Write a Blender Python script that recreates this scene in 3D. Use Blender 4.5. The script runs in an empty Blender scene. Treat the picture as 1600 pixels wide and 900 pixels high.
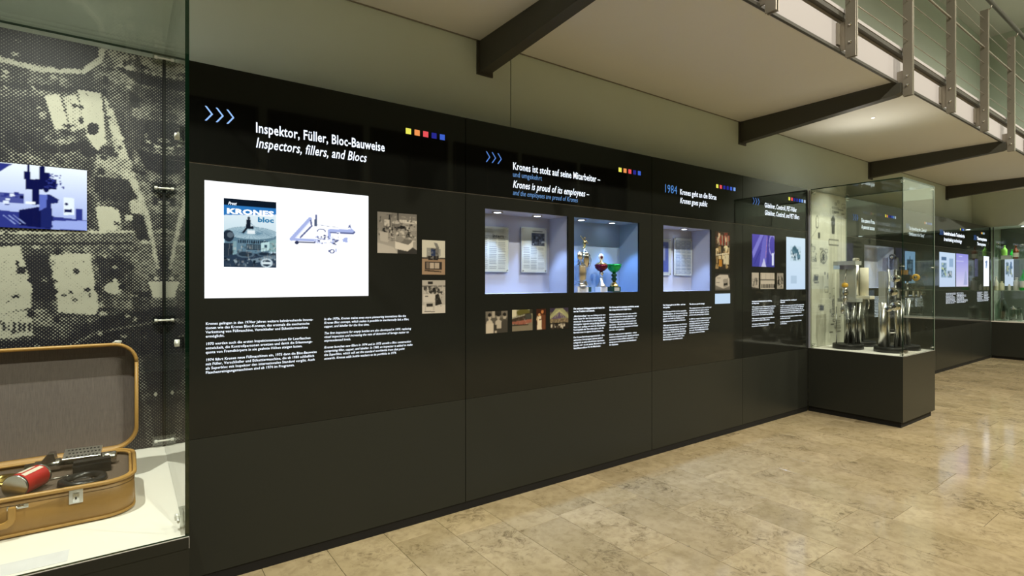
import bpy, bmesh, math, random
import numpy as np
from mathutils import Vector, Matrix

random.seed(7)
rng = np.random.RandomState(11)
scene = bpy.context.scene
COL = scene.collection

# ------------------------------------------------------------------ camera
F_PX, TH, HOR, EYE = 835.846, 0.9454, 440.458, 1.5
cam_d = bpy.data.cameras.new('camera')
cam = bpy.data.objects.new('camera', cam_d)
COL.objects.link(cam)
cam.location = (0, 0, EYE)
cam.rotation_euler = (math.pi / 2, 0, TH - math.pi / 2)
cam_d.sensor_width = 36.0
cam_d.lens = F_PX / 1600.0 * 36.0
cam_d.shift_y = -(450.0 - HOR) / 1600.0
cam_d.clip_start = 0.05
scene.camera = cam

# ------------------------------------------------------------------ world and light
world = bpy.data.worlds.new('hall_world')
scene.world = world
world.use_nodes = True
world.node_tree.nodes['Background'].inputs[0].default_value = (0.55, 0.52, 0.42, 1)
world.node_tree.nodes['Background'].inputs[1].default_value = 0.02
scene.view_settings.view_transform = 'Standard'
scene.view_settings.look = 'None'
scene.view_settings.gamma = 1.0
scene.view_settings.exposure = 0.0
scene.view_settings.use_curve_mapping = False


def spot(name, loc, target, power, color, angle, blend=0.6, radius=0.05):
    d = bpy.data.lights.new(name, 'SPOT')
    d.energy = power
    d.color = color
    d.spot_size = math.radians(angle)
    d.spot_blend = blend
    d.shadow_soft_size = radius
    o = bpy.data.objects.new(name, d)
    COL.objects.link(o)
    o.location = loc
    v = Vector(target) - Vector(loc)
    o.rotation_euler = v.to_track_quat('-Z', 'Y').to_euler()
    return o


WARM = (1.0, 0.925, 0.77)
for i, x in enumerate((0.9, 4.1, 7.4, 10.7, 13.2)):
    spot('ceiling_spotlight', (x, -1.7, 6.2), (x + 0.2, 1.1, 0.2), (740 if i else 820), WARM, 130, 0.8, 0.06)
spot('vitrine_spotlight', (-0.45, 2.05, 3.2), (-0.12, 2.62, 0.9), 230, (1.0, 0.95, 0.86), 88, 0.75, 0.02)
spot('vitrine_spotlight', (6.75, 2.45, 3.22), (6.85, 2.75, 0.9), 80, (1.0, 0.97, 0.90), 70, 0.6, 0.02)
spot('added_soffit_glow', (6.60, 2.52, 2.60), (6.45, 2.40, 3.27), 11, (1.0, 0.93, 0.80), 130, 0.9, 0.03)  # added light without fitting, stands in for glow reflected off the case top

# ------------------------------------------------------------------ measuring helpers
CT, ST = math.cos(TH), math.sin(TH)


def ray(x, y):
    u = (x - 800) / F_PX
    return Vector((CT + ST * u, ST - CT * u, (HOR - y) / F_PX))


def on_y(x, y, c):
    r = ray(x, y)
    t = c / r.y
    return Vector((r.x * t, c, EYE + r.z * t))


def on_x(x, y, c):
    r = ray(x, y)
    t = c / r.x
    return Vector((c, r.y * t, EYE + r.z * t))


def on_z(x, y, c):
    r = ray(x, y)
    t = (c - EYE) / r.z
    return Vector((r.x * t, r.y * t, c))


def srgb(r, g=None, b=None):
    if g is None:
        r, g, b = r
    def c(v):
        v = v / 255.0
        return v / 12.92 if v <= 0.04045 else ((v + 0.055) / 1.055) ** 2.4
    return (c(r), c(g), c(b), 1.0)


# ------------------------------------------------------------------ materials
def new_mat(name):
    m = bpy.data.materials.new(name)
    m.use_nodes = True
    nt = m.node_tree
    nt.nodes.clear()
    out = nt.nodes.new('ShaderNodeOutputMaterial')
    return m, nt, out


def mat(name, color, rough=0.5, metal=0.0, spec=0.5, noise=0.0, scale=20.0, bump=0.0, trans=0.0, ior=1.45, stretch=None, coat=0.0):
    m, nt, out = new_mat(name)
    b = nt.nodes.new('ShaderNodeBsdfPrincipled')
    nt.links.new(b.outputs[0], out.inputs[0])
    b.inputs['Base Color'].default_value = color
    b.inputs['Roughness'].default_value = rough
    b.inputs['Metallic'].default_value = metal
    b.inputs['Specular IOR Level'].default_value = spec
    b.inputs['IOR'].default_value = ior
    b.inputs['Transmission Weight'].default_value = trans
    b.inputs['Coat Weight'].default_value = coat
    if noise or bump:
        tc = nt.nodes.new('ShaderNodeTexCoord')
        mp = nt.nodes.new('ShaderNodeMapping')
        nt.links.new(tc.outputs['Object'], mp.inputs[0])
        if stretch:
            mp.inputs['Scale'].default_value = stretch
        n = nt.nodes.new('ShaderNodeTexNoise')
        n.inputs['Scale'].default_value = scale
        n.inputs['Detail'].default_value = 5
        nt.links.new(mp.outputs[0], n.inputs['Vector'])
        if noise:
            mx = nt.nodes.new('ShaderNodeMix')
            mx.data_type = 'RGBA'
            mx.blend_type = 'MIX'
            mx.inputs['A'].default_value = tuple(c * (1 - noise) for c in color[:3]) + (1,)
            mx.inputs['B'].default_value = tuple(min(1, c * (1 + noise)) for c in color[:3]) + (1,)
            nt.links.new(n.outputs['Fac'], mx.inputs['Factor'])
            nt.links.new(mx.outputs['Result'], b.inputs['Base Color'])
        if bump:
            bp = nt.nodes.new('ShaderNodeBump')
            bp.inputs['Strength'].default_value = bump
            bp.inputs['Distance'].default_value = 0.002
            nt.links.new(n.outputs['Fac'], bp.inputs['Height'])
            nt.links.new(bp.outputs[0], b.inputs['Normal'])
    return m


def emis(name, color, strength=1.0):
    m, nt, out = new_mat(name)
    e = nt.nodes.new('ShaderNodeEmission')
    e.inputs[0].default_value = color
    e.inputs[1].default_value = strength
    nt.links.new(e.outputs[0], out.inputs[0])
    return m


def pane_mat(name, tint, base=0.04, power=5.0, rough=0.0):
    # thin clear pane: Schlick reflection over a faintly tinted see-through layer
    m, nt, out = new_mat(name)
    lw = nt.nodes.new('ShaderNodeLayerWeight')
    lw.inputs['Blend'].default_value = 0.5
    pw = nt.nodes.new('ShaderNodeMath'); pw.operation = 'POWER'; pw.inputs[1].default_value = power
    ml = nt.nodes.new('ShaderNodeMath'); ml.operation = 'MULTIPLY_ADD'
    ml.inputs[1].default_value = 1 - base; ml.inputs[2].default_value = base
    tr = nt.nodes.new('ShaderNodeBsdfTransparent'); tr.inputs[0].default_value = tint
    gl = nt.nodes.new('ShaderNodeBsdfGlossy'); gl.inputs['Roughness'].default_value = rough
    gl.inputs[0].default_value = (1, 1, 1, 1)
    mx = nt.nodes.new('ShaderNodeMixShader')
    nt.links.new(lw.outputs['Facing'], pw.inputs[0])
    nt.links.new(pw.outputs[0], ml.inputs[0])
    nt.links.new(ml.outputs[0], mx.inputs[0])
    nt.links.new(tr.outputs[0], mx.inputs[1])
    nt.links.new(gl.outputs[0], mx.inputs[2])
    nt.links.new(mx.outputs[0], out.inputs[0])
    return m


def print_mat(name, emit=0.0, rough=0.35):
    # flat print: colours come from the colour attribute painted on the sheet
    m, nt, out = new_mat(name)
    at = nt.nodes.new('ShaderNodeAttribute')
    at.attribute_name = 'print'
    if emit:
        e = nt.nodes.new('ShaderNodeEmission')
        e.inputs[1].default_value = emit
        nt.links.new(at.outputs['Color'], e.inputs[0])
        nt.links.new(e.outputs[0], out.inputs[0])
    else:
        b = nt.nodes.new('ShaderNodeBsdfPrincipled')
        b.inputs['Roughness'].default_value = rough
        nt.links.new(at.outputs['Color'], b.inputs['Base Color'])
        nt.links.new(b.outputs[0], out.inputs[0])
    return m


def halftone_mat():
    m, nt, out = new_mat('halftone_print')
    L = nt.links.new
    at = nt.nodes.new('ShaderNodeAttribute'); at.attribute_name = 'print'
    tc = nt.nodes.new('ShaderNodeTexCoord')
    sp = nt.nodes.new('ShaderNodeSeparateXYZ'); L(tc.outputs['Object'], sp.inputs[0])
    k = 2 * math.pi / 0.0145
    def wave(sign):
        a = nt.nodes.new('ShaderNodeMath'); a.operation = 'ADD' if sign > 0 else 'SUBTRACT'
        L(sp.outputs['X'], a.inputs[0]); L(sp.outputs['Z'], a.inputs[1])
        b = nt.nodes.new('ShaderNodeMath'); b.operation = 'MULTIPLY'; b.inputs[1].default_value = k
        L(a.outputs[0], b.inputs[0])
        c = nt.nodes.new('ShaderNodeMath'); c.operation = 'SINE'; L(b.outputs[0], c.inputs[0])
        return c
    w1, w2 = wave(1), wave(-1)
    mu = nt.nodes.new('ShaderNodeMath'); mu.operation = 'ADD'
    L(w1.outputs[0], mu.inputs[0]); L(w2.outputs[0], mu.inputs[1])
    ma = nt.nodes.new('ShaderNodeMath'); ma.operation = 'MULTIPLY_ADD'; ma.inputs[1].default_value = 0.17
    L(mu.outputs[0], ma.inputs[0])
    bw = nt.nodes.new('ShaderNodeRGBToBW'); L(at.outputs['Color'], bw.inputs[0]); L(bw.outputs[0], ma.inputs[2])
    rp = nt.nodes.new('ShaderNodeValToRGB')
    rp.color_ramp.elements[0].position = 0.22; rp.color_ramp.elements[0].color = (0.006, 0.006, 0.013, 1)
    rp.color_ramp.elements[1].position = 0.54; rp.color_ramp.elements[1].color = (0.40, 0.40, 0.34, 1)
    L(ma.outputs[0], rp.inputs[0])
    b = nt.nodes.new('ShaderNodeBsdfPrincipled'); b.inputs['Roughness'].default_value = 0.45
    L(rp.outputs[0], b.inputs['Base Color']); L(b.outputs[0], out.inputs[0])
    return m


def stone_mat():
    m, nt, out = new_mat('jura_limestone')
    L = nt.links.new
    tc = nt.nodes.new('ShaderNodeTexCoord')
    at = nt.nodes.new('ShaderNodeAttribute'); at.attribute_name = 'tint'
    add = nt.nodes.new('ShaderNodeVectorMath'); add.operation = 'MULTIPLY_ADD'
    add.inputs[1].default_value = (37.0, 53.0, 19.0)
    L(at.outputs['Vector'], add.inputs[0]); L(tc.outputs['Object'], add.inputs[2])
    def noise(scale, detail, rough=0.55, dist=0.0):
        n = nt.nodes.new('ShaderNodeTexNoise')
        n.inputs['Scale'].default_value = scale; n.inputs['Detail'].default_value = detail
        n.inputs['Roughness'].default_value = rough; n.inputs['Distortion'].default_value = dist
        L(add.outputs[0], n.inputs['Vector'])
        return n
    cloud = noise(2.6, 4, 0.6, 0.6)
    fine = noise(16, 6, 0.65, 0.3)
    spots = noise(11, 8, 0.78, 2.2)
    patch = noise(3.1, 2, 0.5, 0.4)
    base = nt.nodes.new('ShaderNodeValToRGB')
    e = base.color_ramp.elements
    e[0].position = 0.30; e[0].color = (0.445, 0.355, 0.198, 1)
    e[1].position = 0.68; e[1].color = (0.59, 0.48, 0.295, 1)
    L(cloud.outputs['Fac'], base.inputs[0])
    r2 = nt.nodes.new('ShaderNodeValToRGB')
    e = r2.color_ramp.elements
    e[0].position = 0.36; e[0].color = (0.62, 0.59, 0.54, 1)
    e[1].position = 0.56; e[1].color = (1, 1, 1, 1)
    L(fine.outputs['Fac'], r2.inputs[0])
    r3 = nt.nodes.new('ShaderNodeValToRGB')
    e = r3.color_ramp.elements
    e[0].position = 0.83; e[0].color = (1, 1, 1, 1)
    e[1].position = 1.0; e[1].color = (0.30, 0.28, 0.25, 1)
    pm = nt.nodes.new('ShaderNodeMath'); pm.operation = 'MULTIPLY_ADD'; pm.inputs[1].default_value = 0.55
    L(patch.outputs['Fac'], pm.inputs[0]); L(spots.outputs['Fac'], pm.inputs[2])
    L(pm.outputs[0], r3.inputs[0])
    m1 = nt.nodes.new('ShaderNodeMix'); m1.data_type = 'RGBA'; m1.blend_type = 'MULTIPLY'; m1.inputs['Factor'].default_value = 0.5
    L(base.outputs[0], m1.inputs['A']); L(r2.outputs[0], m1.inputs['B'])
    m2 = nt.nodes.new('ShaderNodeMix'); m2.data_type = 'RGBA'; m2.blend_type = 'MULTIPLY'; m2.inputs['Factor'].default_value = 0.8
    L(m1.outputs['Result'], m2.inputs['A']); L(r3.outputs[0], m2.inputs['B'])
    sx = nt.nodes.new('ShaderNodeSeparateXYZ'); L(at.outputs['Vector'], sx.inputs[0])
    br = nt.nodes.new('ShaderNodeMath'); br.operation = 'MULTIPLY_ADD'; br.inputs[1].default_value = 0.20; br.inputs[2].default_value = 0.88
    L(sx.outputs['X'], br.inputs[0])
    m3 = nt.nodes.new('ShaderNodeVectorMath'); m3.operation = 'SCALE'
    L(m2.outputs['Result'], m3.inputs[0]); L(br.outputs[0], m3.inputs['Scale'])
    b = nt.nodes.new('ShaderNodeBsdfPrincipled')
    L(m3.outputs[0], b.inputs['Base Color'])
    rr = nt.nodes.new('ShaderNodeMath'); rr.operation = 'MULTIPLY_ADD'; rr.inputs[1].default_value = 0.08; rr.inputs[2].default_value = 0.06
    L(fine.outputs['Fac'], rr.inputs[0]); L(rr.outputs[0], b.inputs['Roughness'])
    b.inputs['Specular IOR Level'].default_value = 0.45
    L(b.outputs[0], out.inputs[0])
    return m


M = {}
M['plaster'] = mat('grey_green_plaster', (0.60, 0.68, 0.60, 1), 0.85, noise=0.04, scale=3, bump=0.05)
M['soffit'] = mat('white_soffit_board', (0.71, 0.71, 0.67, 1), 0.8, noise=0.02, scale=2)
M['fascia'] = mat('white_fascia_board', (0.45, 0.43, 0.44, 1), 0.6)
M['gap'] = mat('dark_joint', (0.03, 0.028, 0.02, 1), 0.8)
M['steel_dark'] = mat('dark_painted_steel', (0.062, 0.06, 0.048, 1), 0.5, noise=0.1, scale=4)
M['steel_post'] = mat('brushed_grey_steel', (0.33, 0.30, 0.25, 1), 0.4, metal=0.6)
M['steel_face'] = mat('grey_steel_plate', (0.24, 0.22, 0.18, 1), 0.45, metal=0.3)
M['steel_edge'] = mat('bright_steel', (0.62, 0.58, 0.50, 1), 0.3, metal=0.8)
M['chrome'] = mat('polished_chrome', (0.82, 0.82, 0.80, 1), 0.1, metal=1.0)
M['silver'] = mat('satin_silver', (0.7, 0.69, 0.66, 1), 0.28, metal=1.0, noise=0.2, scale=40)
M['header'] = mat('black_gloss_glass', (0.006, 0.0065, 0.0055, 1), 0.03, spec=0.45)
M['graphic'] = mat('dark_grey_gloss_panel', (0.017, 0.0180, 0.0148, 1), 0.07, spec=0.36)
M['base'] = mat('dark_grey_satin_panel', (0.0265, 0.0285, 0.0235, 1), 0.30, spec=0.3)
M['plinth'] = mat('black_plinth', (0.006, 0.006, 0.006, 1), 0.7)
M['niche'] = mat('niche_paint_led_tinted', (0.38, 0.41, 0.51, 1), 0.7)  # white lining with the blue cast of the LEDs mixed into its colour
M['niche_led_cast'] = mat('niche_paint_led_blue_cast', (0.25, 0.35, 0.52, 1), 0.7)  # stronger blue LED cast put into the colour of this lining
M['deck'] = mat('white_laminate', (0.86, 0.84, 0.78, 1), 0.4)
M['pane'] = pane_mat('clear_glass_pane', (0.955, 0.975, 0.955, 1))
M['edge'] = mat('green_glass_edge', (0.006, 0.03, 0.016, 1), 0.12)
M['edge_light'] = mat('pale_green_glass_edge', (0.42, 0.52, 0.43, 1), 0.15)
M['text'] = emis('backlit_white_lettering', srgb(235, 244, 255), 1.5)
M['text_blue'] = emis('backlit_blue_lettering', srgb(112, 158, 215), 1.0)
M['chevron'] = emis('backlit_pale_blue_chevron', srgb(150, 190, 250), 1.15)
M['chevron_blue'] = emis('backlit_blue_chevron', srgb(90, 135, 215), 1.0)
M['year'] = emis('backlit_blue_year', srgb(84, 138, 205), 1.0)
M['lightbox'] = emis('white_light_box', srgb(250, 252, 255), 1.3)
M['lightbox_pale'] = emis('pale_blue_light_box', srgb(196, 220, 244), 1.0)
SQ = {k: emis('backlit_' + k + '_square', srgb(*c), 1.0) for k, c in dict(
    yellow=(236, 232, 92), orange=(240, 150, 84), red=(232, 84, 88), navy=(40, 42, 140), blue=(62, 96, 200),
    light_blue=(120, 160, 225), pale=(190, 200, 215)).items()}
M['print'] = print_mat('photo_print')
M['glow'] = print_mat('backlit_photo_print', 1.0)
M['glow_hot'] = print_mat('bright_screen_print', 1.35)
M['halftone'] = halftone_mat()
M['stone'] = stone_mat()
M['soffit_glow'] = emis('soffit_glow_face', (1.0, 0.95, 0.85, 1), 3.0)  # glowing face of the added disc on the soffit
M['lamp'] = emis('led_lamp_face', (0.85, 0.93, 1.0, 1), 14.0)


def link(o):
    COL.objects.link(o)
    return o


def tag(o, label=None, cat=None, group=None, kind=None):
    if label: o['label'] = label
    if cat: o['category'] = cat
    if group: o['group'] = group
    if kind: o['kind'] = kind
    return o


def thing(name, loc, label, cat, group=None, rotz=0.0):
    e = bpy.data.objects.new(name, None)
    e.empty_display_size = 0.1
    link(e)
    e.location = loc
    e.rotation_euler = (0, 0, rotz)
    return tag(e, label, cat, group)


def root_loc(p):
    v = Vector((0, 0, 0))
    while p is not None:
        v += p.location
        p = p.parent
    return v


def finish(name, bm, material, parent=None, world=False, smooth=False, bevel=0.0):
    """bm coordinates are local to the parent, or world coordinates when world is set."""
    if bevel:
        bmesh.ops.bevel(bm, geom=[e for e in bm.edges if len(e.link_faces) == 2 and e.calc_face_angle(0) > 0.6],
                        offset=bevel, segments=2, affect='EDGES', profile=0.5)
    off = Vector((0, 0, 0))
    if world and parent is not None:
        bmesh.ops.translate(bm, vec=-root_loc(parent), verts=bm.verts)
    if parent is None or world:
        if parent is None and len(bm.verts):
            xs = [v.co.x for v in bm.verts]; ys = [v.co.y for v in bm.verts]; zs = [v.co.z for v in bm.verts]
            off = Vector(((min(xs) + max(xs)) / 2, (min(ys) + max(ys)) / 2, min(zs)))
            bmesh.ops.translate(bm, vec=-off, verts=bm.verts)
    me = bpy.data.meshes.new(name)
    bm.to_mesh(me)
    bm.free()
    for m_ in (material if isinstance(material, (list, tuple)) else [material]):
        me.materials.append(m_)
    if smooth:
        for p in me.polygons:
            p.use_smooth = True
    o = bpy.data.objects.new(name, me)
    o.location = off
    link(o)
    if parent is not None:
        o.parent = parent
    return o


def box(bm, x0, x1, y0, y1, z0, z1, mi=0):
    vs = [bm.verts.new(c) for c in ((x0, y0, z0), (x1, y0, z0), (x1, y1, z0), (x0, y1, z0), (x0, y0, z1), (x1, y0, z1), (x1, y1, z1), (x0, y1, z1))]
    fs = []
    for q in ((3, 2, 1, 0), (4, 5, 6, 7), (0, 1, 5, 4), (1, 2, 6, 5), (2, 3, 7, 6), (3, 0, 4, 7)):
        f = bm.faces.new([vs[i] for i in q]); f.material_index = mi; fs.append(f)
    return fs


def boxo(name, x0, x1, y0, y1, z0, z1, material, parent=None, world=True, bevel=0.0):
    bm = bmesh.new()
    box(bm, x0, x1, y0, y1, z0, z1)
    return finish(name, bm, material, parent, world, bevel=bevel)


def tube(bm, pts, r, seg=10, caps=True, mi=0):
    pts = [Vector(p) for p in pts]
    rs = r if isinstance(r, (list, tuple)) else [r] * len(pts)
    rings = []
    prev = None
    for i, p in enumerate(pts):
        if i == 0: d = pts[1] - p
        elif i == len(pts) - 1: d = p - pts[i - 1]
        else: d = (pts[i + 1] - p).normalized() + (p - pts[i - 1]).normalized()
        d.normalize()
        if prev is None:
            a = d.orthogonal().normalized()
        else:
            a = (prev - d * prev.dot(d)).normalized()
        prev = a
        b = d.cross(a)
        rings.append([bm.verts.new(p + (a * math.cos(2 * math.pi * k / seg) + b * math.sin(2 * math.pi * k / seg)) * rs[i]) for k in range(seg)])
    for i in range(len(rings) - 1):
        for k in range(seg):
            f = bm.faces.new((rings[i][k], rings[i][(k + 1) % seg], rings[i + 1][(k + 1) % seg], rings[i + 1][k]))
            f.material_index = mi
            f.smooth = True
    if caps:
        for rg, rev in ((rings[0], True), (rings[-1], False)):
            f = bm.faces.new(list(reversed(rg)) if rev else rg); f.material_index = mi


def lathe(bm, prof, seg=24, c=(0, 0, 0), mi=0, axis='z'):
    rings = []
    for r, z in prof:
        ring = []
        for k in range(seg):
            a = 2 * math.pi * k / seg
            x, y = r * math.cos(a), r * math.sin(a)
            if axis == 'z': p = (c[0] + x, c[1] + y, c[2] + z)
            elif axis == 'y': p = (c[0] + x, c[1] + z, c[2] - y)
            else: p = (c[0] + z, c[1] + x, c[2] + y)
            ring.append(bm.verts.new(p))
        rings.append(ring)
    for i in range(len(rings) - 1):
        for k in range(seg):
            f = bm.faces.new((rings[i][k], rings[i][(k + 1) % seg], rings[i + 1][(k + 1) % seg], rings[i + 1][k]))
            f.material_index = mi; f.smooth = True
    if prof[0][0] > 1e-6:
        f = bm.faces.new(list(reversed(rings[0]))); f.material_index = mi
    if prof[-1][0] > 1e-6:
        f = bm.faces.new(rings[-1]); f.material_index = mi


def latheo(name, prof, material, parent, c=(0, 0, 0), seg=24, axis='z'):
    bm = bmesh.new()
    lathe(bm, prof, seg, c, 0, axis)
    bmesh.ops.remove_doubles(bm, verts=bm.verts, dist=1e-6)
    return finish(name, bm, material, parent)


def tubeo(name, pts, r, material, parent=None, world=False, seg=10):
    bm = bmesh.new()
    tube(bm, pts, r, seg)
    return finish(name, bm, material, parent, world)


def pane(name, x0, x1, y0, y1, z0, z1, parent, edge='edge'):
    """glass sheet: the two big faces are clear, the narrow ones show the green edge"""
    bm = bmesh.new()
    fs = box(bm, x0, x1, y0, y1, z0, z1)
    ext = (x1 - x0, y1 - y0, z1 - z0)
    thin = ext.index(min(ext))
    for f in fs:
        f.normal_update()
        f.material_index = 0 if abs(f.normal[thin]) > 0.5 else 1
    return finish(name, bm, [M['pane'], M[edge]], parent, True)


def holed_panel(name, x0, x1, z0, z1, holes, y0, y1, material, parent):
    """upright panel, front at y0 and back at y1, with rectangular openings"""
    xs = sorted({x0, x1} | {h[0] for h in holes} | {h[1] for h in holes})
    zs = sorted({z0, z1} | {h[2] for h in holes} | {h[3] for h in holes})
    solid = {}
    for i in range(len(xs) - 1):
        for k in range(len(zs) - 1):
            cx, cz = (xs[i] + xs[i + 1]) / 2, (zs[k] + zs[k + 1]) / 2
            solid[i, k] = not any(h[0] < cx < h[1] and h[2] < cz < h[3] for h in holes)
    bm = bmesh.new()
    def q(*p):
        bm.faces.new([bm.verts.new(c) for c in p])
    for (i, k), s in solid.items():
        if not s: continue
        a, b, c, d = xs[i], xs[i + 1], zs[k], zs[k + 1]
        q((a, y0, c), (b, y0, c), (b, y0, d), (a, y0, d))
        q((b, y1, c), (a, y1, c), (a, y1, d), (b, y1, d))
        if not solid.get((i - 1, k)): q((a, y1, c), (a, y0, c), (a, y0, d), (a, y1, d))
        if not solid.get((i + 1, k)): q((b, y0, c), (b, y1, c), (b, y1, d), (b, y0, d))
        if not solid.get((i, k - 1)): q((a, y1, c), (b, y1, c), (b, y0, c), (a, y0, c))
        if not solid.get((i, k + 1)): q((a, y0, d), (b, y0, d), (b, y1, d), (a, y1, d))
    bmesh.ops.remove_doubles(bm, verts=bm.verts, dist=1e-5)
    return finish(name, bm, material, parent, True)


# ------------------------------------------------------------------ lettering
_txt_cache = {}


def text_geo(s, bold=0.0, shear=0.0):
    key = (s, bold, shear)
    if key not in _txt_cache:
        cu = bpy.data.curves.new('lettering', 'FONT')
        cu.body = s
        cu.size = 1.0
        cu.resolution_u = 2
        cu.offset = bold
        cu.shear = shear
        cu.space_character = 1.045
        cu.fill_mode = 'FRONT'
        ob = bpy.data.objects.new('lettering', cu)
        me = bpy.data.meshes.new_from_object(ob)
        v = np.zeros(len(me.vertices) * 3, dtype=np.float64)
        me.vertices.foreach_get('co', v)
        f = [tuple(p.vertices) for p in me.polygons]
        bpy.data.objects.remove(ob)
        bpy.data.curves.remove(cu)
        bpy.data.meshes.remove(me)
        _txt_cache[key] = (v.reshape(-1, 3), f)
    return _txt_cache[key]


def lettering(name, lines, x0, z_top, lead, size, material, parent, y, width=None, bold=0.0, shear=0.0, gap=0.55, label=None, xdir=(1, 0, 0)):
    """each paragraph of a text becomes a part of its own"""
    flat = [(l if isinstance(l, tuple) else (l, bold, shear)) for l in lines if l != '']
    wmax = max(text_geo(*l)[0][:, 0].max() for l in flat)
    sx = size if width is None else width / wmax
    para, z, z0 = [], z_top, z_top
    for l in list(lines) + ['']:
        if l == '':
            if para:
                one_paragraph(name, para, x0, z0, lead, size, sx, material, parent, y, bold, shear, label, xdir)
            para = []
            z -= lead * gap
            z0 = z
            continue
        if not para: z0 = z
        para.append(l)
        z -= lead


def one_paragraph(name, lines, x0, z, lead, size, sx, material, parent, y, bold, shear, label, xdir):
    V, Fc = [], []
    org = root_loc(parent)
    base = Vector((x0, y, 0)) - org
    xd = Vector(xdir)
    for l in lines:
        v, f = text_geo(*(l if isinstance(l, tuple) else (l, bold, shear)))
        n = len(V)
        for a in v:
            p = base + xd * (a[0] * sx)
            V.append((p.x, p.y, z + a[1] * size - org.z))
        Fc += [tuple(i + n for i in q) for q in f]
        z -= lead
    me = bpy.data.meshes.new(name)
    me.from_pydata(V, [], Fc)
    me.materials.append(material)
    o = link(bpy.data.objects.new(name, me))
    o.parent = parent
    if label: o['label'] = label
    return o


# ------------------------------------------------------------------ painted sheets
class Sheet:
    """small raster painted in code, later carried by a colour attribute on a grid"""
    def __init__(s, w, h, c=(128, 128, 128)):
        s.w, s.h = w, h
        s.a = np.zeros((h, w, 3)) + np.array(c, float)
        s.X, s.Y = np.meshgrid((np.arange(w) + 0.5) / w, (np.arange(h) + 0.5) / h)
    def put(s, mask, c, al=1.0):
        mask = mask.astype(float)[..., None] * al
        s.a = s.a * (1 - mask) + np.array(c, float) * mask
    def rect(s, x0, y0, x1, y1, c, al=1.0):
        s.put((s.X >= x0) & (s.X <= x1) & (s.Y >= y0) & (s.Y <= y1), c, al)
    def ell(s, x, y, rx, ry, c, al=1.0):
        s.put(((s.X - x) / rx) ** 2 + ((s.Y - y) / ry) ** 2 <= 1, c, al)
    def ring(s, x, y, rx, ry, t, c, al=1.0):
        d = np.sqrt(((s.X - x) / rx) ** 2 + ((s.Y - y) / ry) ** 2)
        s.put((d <= 1) & (d >= 1 - t), c, al)
    def poly(s, pts, c, al=1.0):
        ins = np.zeros(s.X.shape, bool)
        n = len(pts)
        for i in range(n):
            (x1, y1), (x2, y2) = pts[i], pts[(i + 1) % n]
            if y1 == y2: continue
            cond = ((y1 > s.Y) != (y2 > s.Y)) & (s.X < (x2 - x1) * (s.Y - y1) / (y2 - y1) + x1)
            ins ^= cond
        s.put(ins, c, al)
    def line(s, pts, w, c, al=1.0):
        asp = s.h / s.w
        for (x1, y1), (x2, y2) in zip(pts[:-1], pts[1:]):
            dx, dy = x2 - x1, (y2 - y1) * asp
            l2 = dx * dx + dy * dy + 1e-12
            t = np.clip(((s.X - x1) * dx + (s.Y - y1) * asp * dy) / l2, 0, 1)
            d = np.hypot(s.X - x1 - t * dx, (s.Y - y1) * asp - t * dy)
            s.put(d <= w / 2, c, al)
    def grad(s, top, bot):
        t = s.Y[..., None]
        s.a = np.array(top, float) * (1 - t) + np.array(bot, float) * t
    def noise(s, amp, cell=1, seed=0):
        r = np.random.RandomState(seed)
        n = r.rand(s.h // cell + 2, s.w // cell + 2) * 2 - 1
        n = np.kron(n, np.ones((cell, cell)))[:s.h, :s.w]
        s.a = s.a + n[..., None] * amp
    def clutter(s, n, x0, y0, x1, y1, cols, smin, smax, seed=0):
        r = random.Random(seed)
        for _ in range(n):
            w_, h_ = r.uniform(smin, smax), r.uniform(smin, smax)
            x, y = r.uniform(x0, x1 - w_), r.uniform(y0, y1 - h_)
            c = r.choice(cols)
            if r.random() < 0.3: s.ell(x + w_ / 2, y + h_ / 2, w_ / 2, h_ / 2, c)
            else: s.rect(x, y, x + w_, y + h_, c)
    def detail(s, n, x0, y0, x1, y1, seed=0, size=0.12, al=0.55):
        # thin rods, edges and small fittings that machine photographs are full of
        r = random.Random(seed)
        for _ in range(n):
            v = r.choice((18, 34, 60, 150, 190, 225))
            c = (v, v * 0.97, v * 0.92)
            x, y = r.uniform(x0, x1), r.uniform(y0, y1)
            q = r.random()
            if q < 0.35: s.line([(x, y), (min(x1, x + r.uniform(0.3, 1) * size), y + r.uniform(-0.02, 0.02))], 0.012, c, al)
            elif q < 0.65: s.line([(x, y), (x + r.uniform(-0.01, 0.01), min(y1, y + r.uniform(0.3, 1) * size))], 0.012, c, al)
            elif q < 0.85: s.rect(x, y, min(x1, x + r.uniform(0.2, 0.5) * size), min(y1, y + r.uniform(0.2, 0.5) * size), c, al)
            else: s.ell(x, y, size * r.uniform(0.1, 0.25), size * r.uniform(0.08, 0.2), c, al)
    def sepia(s, t=(1.0, 0.965, 0.91)):
        g = s.a.mean(axis=2, keepdims=True)
        s.a = g * np.array(t)


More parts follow.
